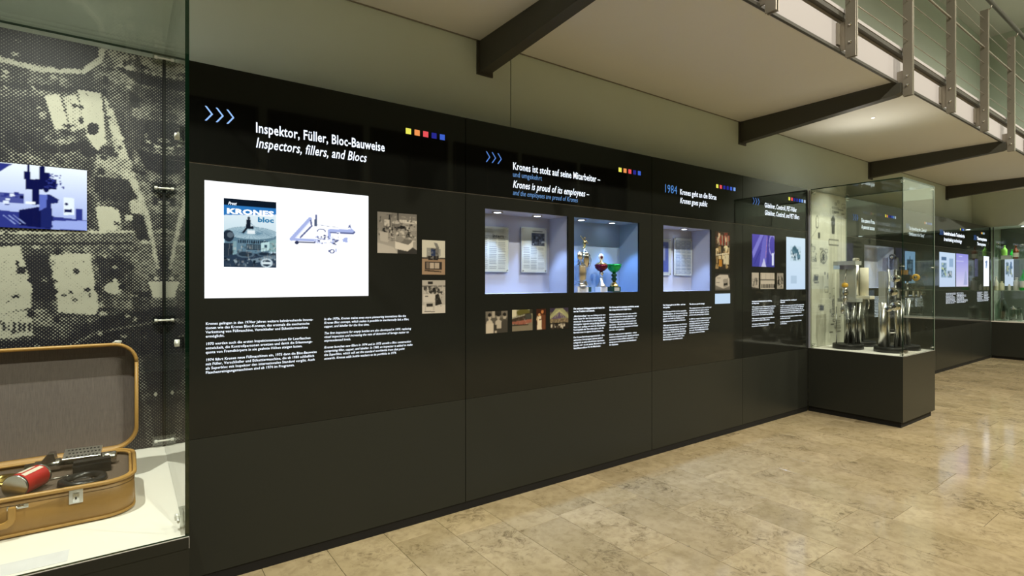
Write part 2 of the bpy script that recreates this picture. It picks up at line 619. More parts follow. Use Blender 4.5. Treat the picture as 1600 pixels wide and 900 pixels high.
def sheet_mesh(name, sh, corner, ux, uz, material, parent):
    """grid whose faces carry the painted colours; corner is the lower left in world space"""
    w, h = sh.w, sh.h
    lin = np.clip(sh.a, 0, 255) / 255.0
    lin = np.where(lin <= 0.04045, lin / 12.92, ((lin + 0.055) / 1.055) ** 2.4)
    corner = Vector(corner) - root_loc(parent)
    ux, uz = Vector(ux), Vector(uz)
    gx, gy = np.meshgrid(np.linspace(0, 1, w + 1), np.linspace(0, 1, h + 1))
    co = np.array(corner)[None, None, :] + gx[..., None] * np.array(ux) + gy[..., None] * np.array(uz)
    idx = np.arange((w + 1) * (h + 1)).reshape(h + 1, w + 1)
    quads = np.stack([idx[:-1, :-1], idx[:-1, 1:], idx[1:, 1:], idx[1:, :-1]], axis=-1).reshape(-1, 4)
    me = bpy.data.meshes.new(name)
    me.vertices.add(co.shape[0] * co.shape[1])
    me.vertices.foreach_set('co', co.reshape(-1))
    me.loops.add(quads.size)
    me.loops.foreach_set('vertex_index', quads.reshape(-1).astype(np.int32))
    me.polygons.add(len(quads))
    me.polygons.foreach_set('loop_start', np.arange(0, quads.size, 4, dtype=np.int32))
    me.update(calc_edges=True)
    me.validate()
    ca = me.color_attributes.new('print', 'FLOAT_COLOR', 'POINT')
    # average the neighbouring cells onto the grid points
    pad = np.pad(lin[::-1], ((1, 1), (1, 1), (0, 0)), mode='edge')
    pt = (pad[:-1, :-1] + pad[1:, :-1] + pad[:-1, 1:] + pad[1:, 1:]) / 4
    rgba = np.concatenate([pt, np.ones(pt.shape[:2] + (1,))], axis=2)
    ca.data.foreach_set('color', rgba.reshape(-1).astype(np.float32))
    me.materials.append(material)
    o = link(bpy.data.objects.new(name, me))
    o.parent = parent
    return o

# ================================================================== THE ROOM
DW = 3.0276          # front of the black display wall
YP = 3.3276          # plaster wall behind and above it
ZT = 2.578           # top of the display wall
ZC = 3.27            # underside of the gallery
YG = 1.85            # front of the gallery
XR = 13.86           # front of the vitrine along the right wall
X0, X1, Y0 = -5.0, 14.6, -7.0

# floor with limestone tiles laid in courses
floor = boxo('floor', X0, X1, Y0, YP, -0.08, -0.003, M['gap'])
tag(floor, 'polished beige limestone floor laid in long courses of tiles', kind='structure')
TW = 0.335
tiles = []
k0 = int(math.floor((X0 - 1.247) / TW)) - 1
for k in range(k0, k0 + int((X1 - X0) / TW) + 3):
    xa, xb = 1.247 + TW * k, 1.247 + TW * (k + 1)
    xa, xb = max(xa, X0), min(xb, X1)
    if xb - xa < 0.02: continue
    y = YP - random.uniform(0.1, 0.9)
    ye = YP
    while ye > Y0:
        y = max(y, Y0)
        tiles.append((xa, xb, y, ye))
        ye = y
        y = ye - random.choice((0.5, 0.6, 0.67, 0.75, 0.85, 0.95))


def tile_geo(t):
    xa, xb, ya, yb = t
    g, c = 0.0011, 0.0012
    o = [(xa + g, ya + g), (xb - g, ya + g), (xb - g, yb - g), (xa + g, yb - g)]
    i = [(xa + g + c, ya + g + c), (xb - g - c, ya + g + c), (xb - g - c, yb - g - c), (xa + g + c, yb - g - c)]
    V = [(a, b, -0.003) for a, b in o] + [(a, b, -0.0010) for a, b in o] + [(a, b, 0.0) for a, b in i]
    Fq = [(8, 9, 10, 11)]
    for j in range(4):
        n = (j + 1) % 4
        Fq += [(j, n, 4 + n, 4 + j), (4 + j, 4 + n, 8 + n, 8 + j)]
    return V, Fq


def depth_of(t):
    cx, cy = (t[0] + t[1]) / 2, (t[2] + t[3]) / 2
    d = cx * CT + cy * ST
    if d < 0.3: return None
    u = 800 + F_PX * (cx * ST - cy * CT) / d
    v = HOR + F_PX * EYE / d
    if -150 < u < 1700 and v < 1010 and cy < DW + 0.2: return d
    return None


seen = sorted((depth_of(t), i) for i, t in enumerate(tiles) if depth_of(t))
near = {i for _, i in seen[:290]}
fl = floor.location


def add_tiles(idx, name):
    V, Fq, T = [], [], []
    for i in idx:
        v, f = tile_geo(tiles[i])
        n = len(V)
        V += [(a - fl.x, b - fl.y, c - fl.z) for a, b, c in v]
        Fq += [tuple(q + n for q in p) for p in f]
        r = random.Random(i * 7 + 3)
        T += [(r.random(), r.random(), r.random(), 1.0)] * len(v)
    me = bpy.data.meshes.new(name)
    me.from_pydata(V, [], Fq)
    ca = me.color_attributes.new('tint', 'FLOAT_COLOR', 'POINT')
    ca.data.foreach_set('color', np.array(T, np.float32).reshape(-1))
    me.materials.append(M['stone'])
    o = link(bpy.data.objects.new(name, me))
    o.parent = floor
    return o


for i in sorted(near):
    add_tiles([i], 'tile')
rest = add_tiles([i for i in range(len(tiles)) if i not in near], 'tile_field')
rest['kind'] = 'stuff'

# plaster walls
def structure(o, label):
    return tag(o, label, kind='structure')


XS = on_y(798, 140, YP).x
wb = boxo('wall_back', X0, X1, YP + 0.012, YP + 0.2, 0, 6.6, M['gap'])
structure(wb, 'grey-green plastered wall above the black display wall')
for a, b in ((X0, XS - 0.004), (XS + 0.004, X1)):
    boxo('wall_board', a, b, YP, YP + 0.012, 0.0, 6.6, M['plaster'], wb)
structure(boxo('wall_right', X1, X1 + 0.2, Y0, YP, 0, 6.6, M['plaster']), 'grey-green plastered end wall of the hall')
structure(boxo('trim_1', XR + 0.02, X1 - 0.001, Y0 + 0.01, YP - 0.002, ZT + 0.005, ZC - 0.002, M['plaster']), 'plastered bulkhead above the glass bottle cabinet')
structure(boxo('wall_front', X0, X1, Y0 - 0.2, Y0, 0, 6.6, M['plaster']), 'plastered wall on the far side of the hall')
structure(boxo('wall_left', X0 - 0.2, X0, Y0, YP, 0, 6.6, M['plaster']), 'plastered wall at the near end of the hall')
structure(boxo('ceiling', X0, X1, Y0, YP, 6.6, 6.8, M['soffit']), 'white ceiling high above the hall')

# windows on the far side, seen only as reflections in the gloss panels
M['night'] = mat('dark_window_glass', (0.01, 0.012, 0.014, 1), 0.05)
for n, xa in enumerate((-4.6, -2.2, 0.2, 2.6, 5.0, 7.4, 9.8, 12.2)):
    w = boxo('window_%d' % (n + 1), xa, xa + 2.2, Y0 + 0.002, Y0 + 0.03, 0.3, 5.4, M['night'])
    structure(w, 'tall dark window across the hall')
    for xx in (xa, xa + 1.07, xa + 2.14):
        boxo('window_frame', xx, xx + 0.06, Y0 + 0.03, Y0 + 0.08, 0.3, 5.4, M['steel_dark'], w)
    for zz in (0.3, 2.2, 3.4, 5.34):
        boxo('window_bar', xa, xa + 2.2, Y0 + 0.03, Y0 + 0.075, zz, zz + 0.06, M['steel_dark'], w)

# ------------------------------------------------------------------ gallery
BX = [-4.66, -1.255, 2.15, 5.555, 8.96, 12.36]
gal = boxo('ceiling_gallery', X0, X1, YG + 0.03, YP - 0.002, ZC + 0.05, 3.5, M['gap'])
structure(gal, 'gallery slab with white soffit boards running along the wall')
edges = [X0] + BX + [X1]
for a, b in zip(edges[:-1], edges[1:]):
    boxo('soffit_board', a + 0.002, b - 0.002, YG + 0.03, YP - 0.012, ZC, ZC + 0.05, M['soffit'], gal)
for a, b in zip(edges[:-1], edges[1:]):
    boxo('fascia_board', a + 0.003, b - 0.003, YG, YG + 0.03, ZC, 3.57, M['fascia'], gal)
boxo('edge_channel', X0, X1, YG - 0.012, YG + 0.008, ZC - 0.018, ZC + 0.004, M['steel_dark'], gal)
boxo('shadow_gap', X0, X1, YP - 0.012, YP - 0.003, ZC - 0.006, ZC, M['steel_face'], gal)
boxo('walkway', X0, X1, YG + 0.03, YP - 0.002, 3.5, 3.56, M['base'], gal)

BEAM_NAMES = ['near the suitcase vitrine', 'above the suitcase vitrine', 'above the panel about proud employees',
              'meeting the wall above the blue screen panel', 'above the glass case of filling valves', 'next to the glass bottle cabinet']
for bx, where in zip(BX, BEAM_NAMES):
    if bx < -4: continue
    bm = bmesh.new()
    w = 0.045
    vs = []
    for x in (bx - w, bx + w):
        vs.append([bm.verts.new(c) for c in ((x, YP - 0.002, ZC - 0.0), (x, YP - 0.002, 3.04), (x, YG + 0.0, 3.15), (x, YG - 0.04, 3.165), (x, YG - 0.04, ZC - 0.02), (x, YG, ZC - 0.02), (x, YG, ZC))])
    bm.faces.new(list(reversed(vs[0]))); bm.faces.new(vs[1])
    n = len(vs[0])
    for i in range(n):
        j = (i + 1) % n
        bm.faces.new((vs[0][i], vs[0][j], vs[1][j], vs[1][i]))
    bmesh.ops.recalc_face_normals(bm, faces=bm.faces)
    e = thing('steel_beam', (bx, YP, ZC), 'dark tapered steel beam under the gallery ' + where, 'beam', 'tapered beams under the gallery')
    finish('web_plate', bm, M['steel_dark'], e, True)
    boxo('wall_plate', bx - 0.07, bx + 0.07, YP - 0.012, YP - 0.001, 3.02, ZC - 0.001, M['steel_dark'], e)

lamp = thing('soffit_glow_disc', (6.533, 2.398, ZC), 'small added glowing disc imitating a bright spot on the gallery soffit above the glass case', 'lamp')  # added glowing disc standing in for the bright reflected spot on the soffit
latheo('glow_disc_rim', [(0.026, -0.0005), (0.025, -0.003), (0.019, -0.003), (0.0185, -0.0005)], M['soffit'], lamp)
latheo('lamp_or_glow_face', [(0.0, -0.006), (0.012, -0.005), (0.018, -0.0015)], M['soffit_glow'], lamp)

# railing: paired flat-bar posts, cables, bottom rail and handrail
rail = thing('gallery_railing', (BX[1], 1.76, 3.14), 'steel gallery railing with flat-bar posts and thin horizontal cables', 'railing')
PY = 1.765
px_list = []
for a, b in zip(BX[1:-1], BX[2:]):
    px_list += [a, a + (b - a) / 3, a + 2 * (b - a) / 3]
px_list += [BX[-1], BX[-1] + 1.135]
for i, x in enumerate(px_list):
    at_beam = min(abs(x - b) for b in BX) < 0.01
    zb = 3.13 if at_beam else 3.19
    bm = bmesh.new()
    box(bm, x - 0.020, x - 0.008, PY - 0.035, PY + 0.035, zb, 4.55)
    box(bm, x + 0.008, x + 0.020, PY - 0.035, PY + 0.035, zb, 4.55)
    for f in bm.faces:
        f.normal_update()
        f.material_index = 1 if f.normal.y < -0.5 else 0
    post = finish('post', bm, [M['steel_face'], M['steel_edge']], rail, True)
    for z in (3.85, 4.25):
        boxo('spacer', x - 0.008, x + 0.008, PY - 0.03, PY + 0.03, z, z + 0.05, M['steel_edge'], post)
    for z in ((3.30, 3.43) if not at_beam else (3.22, 3.30)):
        for s in (-1, 1):
            bm = bmesh.new()
            lathe(bm, [(0.0, -0.012), (0.010, -0.010), (0.013, 0.0)] if s < 0 else [(0.013, 0.0), (0.010, 0.010), (0.0, 0.012)], 10, (x + s * 0.0205, PY, z), axis='x')
            bmesh.ops.remove_doubles(bm, verts=bm.verts, dist=1e-6)
            finish('bolt', bm, M['chrome'], post, True)
    if at_beam:
        boxo('bracket', x - 0.008, x + 0.008, PY - 0.02, YG - 0.001, 3.17, 3.36, M['steel_post'], rail)
        boxo('end_plate', x + 0.021, x + 0.095, PY + 0.005, PY + 0.017, 3.17, 3.36, M['steel_post'], rail)
    else:
        boxo('bracket', x - 0.008, x + 0.008, PY - 0.02, YG - 0.001, 3.26, 3.47, M['steel_post'], rail)
        boxo('end_plate', x - 0.06, x + 0.06, YG - 0.012, YG - 0.001, 3.30, 3.46, M['steel_post'], rail)
    tubeo('rail_bracket', [(x, PY, 4.55), (x, PY - 0.05, 4.55), (x, PY - 0.06, 4.585)], 0.007, M['steel_post'], rail, True, 6)
xa, xb = px_list[0] - 0.2, XR
for z, r in ((3.605, 0.004), (3.78, 0.004), (3.955, 0.004), (4.13, 0.011), (4.305, 0.004), (4.45, 0.004)):
    tubeo('cable' if r < 0.01 else 'tension_rod', [(xa, PY, z), (xb, PY, z)], r, M['steel_post'], rail, True, 6)
tubeo('handrail', [(xa, PY - 0.06, 4.61), (xb, PY - 0.06, 4.61)], 0.022, M['steel_dark'], rail, True, 12)
boxo('bottom_rail', xa, xb, YG - 0.035, YG + 0.03, 3.50, 3.535, M['steel_dark'], rail)
boxo('bottom_rail_cap', xa, xb, YG - 0.040, YG + 0.03, 3.5355, 3.562, M['fascia'], rail)

# ================================================================== DISPLAY WALL UNITS
ZS = 2.083           # seam below the header
ZL = 0.73            # seam above the base panel
PT = 0.018           # panel thickness


def chevrons(parent, x, z, w, material):
    for i in range(3):
        xx = x + i * w * 1.32
        h_ = w * 1.0
        t = w * 0.17
        bm = bmesh.new()
        P = [(xx, z + h_), (xx + t * 1.4, z + h_), (xx + w, z), (xx + t * 1.4, z - h_), (xx, z - h_), (xx + w - t * 1.4, z)]
        f1 = [bm.verts.new((a, DW - 0.001, b)) for a, b in P]
        bm.faces.new((f1[0], f1[5], f1[2], f1[1])); bm.faces.new((f1[5], f1[4], f1[3], f1[2]))
        for f in bm.faces:
            f.normal_update()
            if f.normal.y > 0: f.normal_flip()
        finish('chevron', bm, material, parent, True)


def squares(parent, x, z, names, step, s):
    for i, n in enumerate(names):
        boxo('colour_square', x + i * step, x + i * step + s, DW - 0.0012, DW - 0.0002, z - s / 2, z + s / 2, SQ[n], parent)


def unit(x0, x1, label, holes=(), niches=()):
    e = thing('display_panel', (x0, DW, 0), label, 'display panel', 'black display wall panels')
    g = 0.0025
    holed_panel('header_panel', x0 + g, x1 - g, ZS + g, ZT, (), DW, DW + PT, M['header'], e)
    holed_panel('graphic_panel', x0 + g, x1 - g, ZL + 0.001, ZS - g, holes, DW, DW + PT, M['graphic'], e)
    holed_panel('base_panel', x0 + g, x1 - g, 0.055, ZL - 0.001, (), DW, DW + PT, M['base'], e)
    boxo('plinth', x0, x1, DW + 0.006, DW + 0.05, 0.0, 0.054, M['plinth'], e)
    boxo('seam_strip', x0 + g, x1 - g, DW + 0.004, DW + 0.012, ZS - g, ZS + g, M['steel_post'], e)
    boxo('carcass', x0 + 0.001, x1 - 0.001, DW + 0.29, YP - 0.003, 0.0, ZT - 0.01, M['plinth'], e)
    boxo('top_board', x0 + 0.001, x1 - 0.001, DW + PT, YP - 0.003, ZT - 0.012, ZT - 0.001, M['plinth'], e)
    boxo('joint_strip', x1 - g, x1 - 0.0002, DW + 0.008, DW + 0.02, 0.054, ZT - 0.012, M['plinth'], e)
    return e


def niche(parent, x0, x1, z0, z1, depth, lamps, color=(0.42, 0.60, 1.0), power=24.0, paint='niche'):
    bm = bmesh.new()
    ya, yb = DW + PT * 0.6, DW + depth
    def q(*p):
        bm.faces.new([bm.verts.new(c) for c in p])
    a, b, c, d = x0, x1, z0, z1
    q((a, yb, c), (b, yb, c), (b, yb, d), (a, yb, d))
    q((a, ya, c), (a, yb, c), (a, yb, d), (a, ya, d))
    q((b, yb, c), (b, ya, c), (b, ya, d), (b, yb, d))
    q((a, ya, c), (b, ya, c), (b, yb, c), (a, yb, c))
    q((a, yb, d), (b, yb, d), (b, ya, d), (a, ya, d))
    bmesh.ops.remove_doubles(bm, verts=bm.verts, dist=1e-5)
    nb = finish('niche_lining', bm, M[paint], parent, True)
    for lx, ly in lamps:
        bm = bmesh.new()
        lathe(bm, [(0.040, 0.0), (0.040, -0.004), (0.029, -0.005), (0.028, -0.001)], 20, (lx, ly, d - 0.001))
        finish('lamp_ring', bm, M['steel_post'], parent, True)
        bm = bmesh.new()
        bmesh.ops.create_circle(bm, cap_ends=True, segments=16, radius=0.027)
        for v in bm.verts: v.co += Vector((lx, ly, d - 0.0035))
        bmesh.ops.recalc_face_normals(bm, faces=bm.faces)
        for f in bm.faces:
            f.normal_update()
            if f.normal.z > 0: f.normal_flip()
        finish('lamp_or_glow_face', bm, M['lamp'], parent, True)
        spot('niche_downlight', (lx, ly, d - 0.008), (lx, ly - 0.22, d - 1), power, color, 84, 0.4, 0.02)
    return nb


def photo(parent, sh, x0, x1, z0, z1, material=None, name='photo_print', y=DW - 0.0006):
    return sheet_mesh(name, sh, (x0, y, z0), (x1 - x0, 0, 0), (0, 0, z1 - z0), material or M['print'], parent)


SAND = [(40, 38, 34), (75, 70, 62), (120, 112, 100), (170, 160, 145), (205, 196, 180), (20, 19, 17)]

# ---- unit one: inspectors, fillers and blocs
u1 = unit(0.165, 1.8105, 'black wall panel with large white light box beside the suitcase vitrine')
chevrons(u1, 0.316, 2.333, 0.036, M['chevron'])
lettering('title_lettering', ['Inspektor, Füller, Bloc-Bauweise'], 0.545, 2.276, 0.07, 0.075, M['text'], u1, DW - 0.001, 0.705, bold=0.014)
lettering('title_lettering', ['Inspectors, fillers, and Blocs'], 0.545, 2.198, 0.07, 0.075, M['text'], u1, DW - 0.001, 0.595, bold=0.010, shear=0.25)
squares(u1, 1.386, 2.423, ['yellow', 'orange', 'red', 'navy', 'blue'], 0.0585, 0.035)
boxo('light_box', 0.315, 1.150, DW - 0.0012, DW - 0.0002, 1.419, 2.002, M['lightbox'], u1)
# poster with the big filler
s = Sheet(110, 154, (200, 228, 240))
s.grad((240, 250, 255), (170, 205, 220))
s.poly([(0, 0), (1, 0.0), (1, 0.08), (0, 0.20)], (20, 36, 56))
s.rect(0, 0, 1, 0.10, (14, 26, 40))
s.poly([(0, 0.10), (1, 0.10), (1, 0.19), (0, 0.245)], (46, 120, 190))
s.ell(0.52, 0.50, 0.52, 0.105, (88, 120, 138))
s.ell(0.52, 0.49, 0.49, 0.09, (168, 196, 208))
for a in range(0, 360, 12):
    s.line([(0.50 + 0.1 * math.cos(math.radians(a)), 0.49 + 0.02 * math.sin(math.radians(a))), (0.52 + 0.46 * math.cos(math.radians(a)), 0.49 + 0.085 * math.sin(math.radians(a)))], 0.008, (110, 145, 165))
s.poly([(0.02, 0.52), (0.30, 0.60), (0.76, 0.60), (1, 0.52), (1, 0.74), (0.7, 0.80), (0.3, 0.80), (0.02, 0.72)], (96, 128, 146))
for i in range(14):
    s.rect(0.26 + i * 0.042, 0.60, 0.285 + i * 0.042, 0.645, (24, 40, 56))
s.rect(0.42, 0.655, 0.69, 0.74, (30, 44, 58))
for i in range(8): s.rect(0.43 + i * 0.033, 0.665, 0.445 + i * 0.033, 0.73, (96, 120, 132))
s.poly([(0.70, 0.63), (0.86, 0.61), (0.86, 0.74), (0.70, 0.76)], (190, 222, 224))
s.rect(0.76, 0.655, 0.82, 0.70, (60, 84, 100))
s.poly([(0.86, 0.60), (1, 0.56), (1, 0.76), (0.86, 0.76)], (130, 168, 172))
s.ell(0.09, 0.545, 0.10, 0.085, (34, 46, 60)); s.ell(0.12, 0.53, 0.06, 0.04, (92, 106, 118))
s.rect(0, 0.65, 0.16, 0.9, (40, 54, 68)); s.rect(0.16, 0.62, 0.24, 0.82, (128, 162, 170))
s.poly([(0, 0.84), (0.3, 0.80), (1, 0.78), (1, 1), (0, 1)], (44, 60, 78))
s.ell(0.40, 0.81, 0.17, 0.05, (84, 106, 122)); s.ell(0.40, 0.805, 0.13, 0.035, (40, 56, 70))
s.ell(0.76, 0.80, 0.14, 0.035, (70, 92, 108)); s.ell(0.76, 0.795, 0.10, 0.024, (34, 48, 62))
s.poly([(0.5, 0.88), (0.98, 0.80), (0.98, 0.86), (0.56, 0.94)], (110, 132, 146))
s.clutter(26, 0, 0.86, 1, 0.99, [(22, 34, 46), (80, 100, 116), (140, 160, 170)], 0.012, 0.05, 4)
s.ring(0.81, 0.93, 0.12, 0.07, 0.3, (190, 210, 220)); s.rect(0.72, 0.915, 0.9, 0.945, (220, 235, 240))
s.detail(90, 0.0, 0.62, 1, 0.99, 79, 0.10, 0.35)
# figure sitting on top
s.ell(0.465, 0.27, 0.028, 0.024, (60, 70, 84))
s.poly([(0.42, 0.29), (0.5, 0.29), (0.50, 0.39), (0.56, 0.38), (0.55, 0.43), (0.44, 0.43), (0.37, 0.50), (0.33, 0.49), (0.41, 0.41)], (22, 30, 44))
s.poly([(0.44, 0.45), (0.58, 0.45), (0.58, 0.50), (0.44, 0.50)], (232, 242, 246))
s.line([(0.5, 0.34), (0.62, 0.42), (0.95, 0.55)], 0.012, (120, 150, 168))
photo(u1, s, 0.399, 0.646, 1.575, 1.9215, M['glow'], 'poster', DW - 0.0016)
lettering('poster_lettering', ['KRONES'], 0.412, 1.846, 0.05, 0.036, M['text'], u1, DW - 0.0021, 0.222, bold=0.05)
lettering('poster_lettering', ['Prost'], 0.418, 1.890, 0.05, 0.022, M['text'], u1, DW - 0.0021, 0.040, bold=0.02, shear=0.4)
M['bloc'] = emis('blue_poster_lettering', srgb(60, 130, 175), 1.0)
lettering('poster_lettering', ['bloc'], 0.556, 1.812, 0.05, 0.035, M['bloc'], u1, DW - 0.0021, 0.078, bold=0.05)
# plant line drawing
s = Sheet(160, 122, (250, 252, 255))
D1, D2, D3 = (150, 162, 205), (84, 92, 132), (206, 212, 236)
s.line([(0.08, 0.66), (0.31, 0.27)], 0.0510, D1); s.line([(0.12, 0.66), (0.32, 0.31)], 0.0180, D3); s.line([(0.19, 0.62), (0.33, 0.40), (0.32, 0.30)], 0.0240, D2)
s.line([(0.09, 0.665), (0.42, 0.665)], 0.0330, D1); s.line([(0.13, 0.71), (0.40, 0.71)], 0.0210, (50, 56, 84)); s.ell(0.145, 0.72, 0.026, 0.035, (40, 46, 74))
s.rect(0.375, 0.18, 0.40, 0.28, D2); s.rect(0.36, 0.27, 0.40, 0.40, (70, 80, 104)); s.line([(0.40, 0.37), (0.68, 0.40)], 0.0090, (130, 136, 156))
s.line([(0.56, 0.62), (0.56, 0.47), (0.87, 0.45)], 0.0480, D1); s.line([(0.57, 0.50), (0.68, 0.51)], 0.0180, D2); s.line([(0.71, 0.50), (0.88, 0.50), (0.90, 0.47)], 0.0240, D2); s.line([(0.82, 0.35), (0.88, 0.45)], 0.0150, D1)
s.poly([(0.80, 0.40), (0.84, 0.32), (0.85, 0.38)], D2)
s.ring(0.455, 0.49, 0.06, 0.05, 0.3, D2); s.rect(0.40, 0.50, 0.52, 0.55, (250, 252, 255))
s.clutter(34, 0.36, 0.57, 0.68, 0.73, [D1, D2, D3, (60, 66, 96)], 0.012, 0.05, 5)
s.clutter(10, 0.72, 0.58, 0.82, 0.68, [D1, D2], 0.01, 0.05, 6)
s.clutter(60, 0.36, 0.55, 0.70, 0.74, [D1, D2, D3, (60, 66, 96), (250, 252, 255)], 0.008, 0.03, 15); s.rect(0.45, 0.645, 0.57, 0.70, (248, 250, 255))
s.ring(0.595, 0.86, 0.035, 0.045, 0.5, D2); s.rect(0.545, 0.84, 0.56, 0.88, D2); s.rect(0.64, 0.80, 0.655, 0.87, D1)
s.line([(0.62, 0.30), (0.74, 0.29), (0.75, 0.22)], 0.0060, (190, 196, 214))
p1, p2 = on_y(445, 310, DW), on_y(565, 400, DW)
photo(u1, s, p1.x, p2.x, 1.63, 1.925, M['glow_hot'], 'line_drawing', DW - 0.0016)

# three machine photographs
s = Sheet(100, 100, (150, 144, 134)); s.grad((120, 115, 105), (185, 178, 165))
s.rect(0, 0, 0.35, 0.2, (135, 128, 118)); s.rect(0.55, 0.16, 1, 0.24, (215, 208, 196)); s.rect(0.6, 0.24, 1, 0.42, (165, 158, 146))
s.rect(0.28, 0.05, 0.32, 0.5, (40, 36, 32)); s.rect(0.49, 0.0, 0.53, 0.3, (46, 42, 38)); s.rect(0.17, 0.18, 0.3, 0.34, (205, 198, 184)); s.rect(0.36, 0.24, 0.55, 0.4, (120, 112, 100)); s.ell(0.46, 0.24, 0.1, 0.03, (190, 184, 170))
s.clutter(50, 0.02, 0.30, 0.98, 0.62, SAND, 0.02, 0.09, 7)
s.detail(150, 0.02, 0.05, 0.98, 0.7, 71); s.poly([(0.05, 0.47), (0.26, 0.50), (0.26, 0.74), (0.07, 0.70)], (190, 182, 168)); s.poly([(0.0, 0.75), (0.4, 0.85), (0.5, 1), (0, 1)], (196, 188, 172))
s.poly([(0.44, 0.70), (0.78, 0.78), (0.90, 0.66), (0.90, 0.82), (0.76, 0.93), (0.44, 0.88)], (224, 217, 204)); s.poly([(0.44, 0.70), (0.58, 0.62), (0.90, 0.66), (0.78, 0.78)], (120, 112, 100)); s.ell(0.56, 0.64, 0.1, 0.07, (150, 142, 130))
s.poly([(0.50, 0.90), (0.76, 0.94), (0.90, 0.84), (1, 0.9), (1, 1), (0.5, 1)], (60, 54, 48)); s.sepia()
photo(u1, s, 1.205, 1.459, 1.672, 1.916)
s = Sheet(66, 90, (205, 198, 184)); s.rect(0, 0.5, 1, 0.55, (60, 54, 48)); s.rect(0, 0.55, 1, 1, (160, 134, 108)); s.rect(0, 0, 1, 0.5, (206, 202, 186))
s.poly([(0.5, 0.06), (0.65, 0.08), (0.75, 0.22), (0.62, 0.24)], (120, 120, 116)); s.rect(0.2, 0.22, 0.72, 0.5, (110, 108, 104)); s.rect(0.38, 0.26, 0.58, 0.46, (44, 58, 92)); s.rect(0.72, 0.24, 0.8, 0.46, (150, 148, 142)); s.rect(0.2, 0.22, 0.38, 0.46, (146, 146, 140))
s.rect(0.26, 0.46, 0.7, 0.58, (36, 32, 30)); s.detail(40, 0.2, 0.22, 0.78, 0.56, 72, 0.14); s.rect(0.12, 0.62, 0.86, 0.86, (52, 46, 42)); s.rect(0.34, 0.66, 0.52, 0.82, (186, 170, 152)); s.rect(0.54, 0.66, 0.74, 0.82, (178, 162, 144)); s.rect(0.18, 0.64, 0.3, 0.82, (120, 106, 92)); s.poly([(0.1, 0.86), (0.84, 0.9), (0.84, 0.93), (0.1, 0.9)], (44, 36, 30))
photo(u1, s, 1.495, 1.657, 1.546, 1.762)
s = Sheet(66, 84, (186, 180, 168)); s.rect(0, 0.75, 1, 1, (214, 208, 196)); s.rect(0.24, 0.03, 0.46, 0.12, (40, 38, 36)); s.rect(0, 0.15, 1, 0.2, (120, 114, 106))
s.clutter(34, 0.06, 0.16, 0.95, 0.42, SAND, 0.04, 0.16, 9); s.detail(70, 0.04, 0.16, 0.96, 0.44, 73, 0.16); s.rect(0.04, 0.42, 0.54, 0.66, (212, 204, 190)); s.rect(0.12, 0.46, 0.26, 0.5, (70, 66, 60)); s.rect(0.1, 0.66, 0.16, 0.94, (196, 188, 176)); s.rect(0.46, 0.66, 0.53, 0.92, (196, 188, 176)); s.rect(0.18, 0.7, 0.45, 0.8, (50, 46, 42)); s.poly([(0.56, 0.45), (0.7, 0.4), (0.86, 0.72), (0.56, 0.78)], (40, 36, 34)); s.line([(0.1, 0.94), (0.53, 0.95)], 0.03, (60, 56, 50)); s.detail(25, 0.5, 0.45, 0.9, 0.8, 74, 0.12, 0.4); s.sepia()
photo(u1, s, 1.496, 1.659, 1.302, 1.510)
lettering('text_block', ['Krones gelingen in den 1970er Jahren weitere bahnbrechende Innova-', 'tionen wie das Krones Bloc-Konzept, das erstmals die mechanische', 'Verkettung von Füllmaschine, Verschließer und Etikettiermaschine', 'ermöglicht.', '',
                         '1970 werden auch die ersten Inspektionsmaschinen für Leerflaschen', 'entwickelt, die Kontrollpersonen ersetzen und damit die Erkennungs-', 'quote von Fremdkörpern in nie geahnte Höhen steigen lassen.', '',
                         '1974 führt Krones neue Füllmaschinen ein, 1975 dann die Bloc-Bauweise', 'mit Füller, Verschließer und Etikettiermaschine, die ab 1980 schließlich', 'als Superbloc mit Inspektor den internationalen Standard vorgibt. Auch', 'Flaschenreinigungsmaschinen sind ab 1974 im Programm.'],
          0.320, 1.287, 0.0208, 0.0185, M['text'], u1, DW - 0.001, 0.535, bold=0.012, gap=0.8)
lettering('text_block', ['In the 1970s, Krones makes even more pioneering innovations like the', 'Krones Bloc concept, which makes it possible to mechanically link a filler,', 'capper, and labeller for the first time.', '',
                         'The first inspectors for empty bottles are also developed in 1970, replacing', 'visual inspection and increasing the rate of detection of foreign matter to', 'unprecedented levels.', '',
                         'Krones launches new fillers in 1974 and in 1975 unveils a Bloc construction', 'comprising filler, capper, and labeller. In 1980, an inspector is added to make', 'the Superbloc, which will set the standard worldwide from that point', 'onwards. Krones adds bottle washers to its portfolio in 1974.'],
          0.895, 1.287, 0.0208, 0.0185, M['text'], u1, DW - 0.001, 0.535, bold=0.012, shear=0.25, gap=0.8)

# ---- unit two: proud employees, two niches
N1 = (1.963, 2.711, 1.418, 1.996)
N2 = (2.770, 3.511, 1.418, 1.996)
N3 = (3.824, 4.535, 1.416, 1.999)
ND = 0.225
u2 = unit(1.8105, 3.6705, 'black wall panel with two lit niches, documents and sports trophies', [N1, N2])
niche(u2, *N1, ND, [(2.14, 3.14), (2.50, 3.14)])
niche(u2, *N2, ND, [(2.95, 3.14), (3.30, 3.14)], (0.25, 0.50, 1.0), 24.0, 'niche_led_cast')
chevrons(u2, 1.968, 2.345, 0.036, M['chevron_blue'])
lettering('title_lettering', ['Krones ist stolz auf seine Mitarbeiter –'], 2.192, 2.287, 0.07, 0.072, M['text'], u2, DW - 0.001, 0.855, bold=0.012)
lettering('subtitle_lettering', ['und umgekehrt'], 2.192, 2.236, 0.07, 0.052, M['text_blue'], u2, DW - 0.001, 0.262)
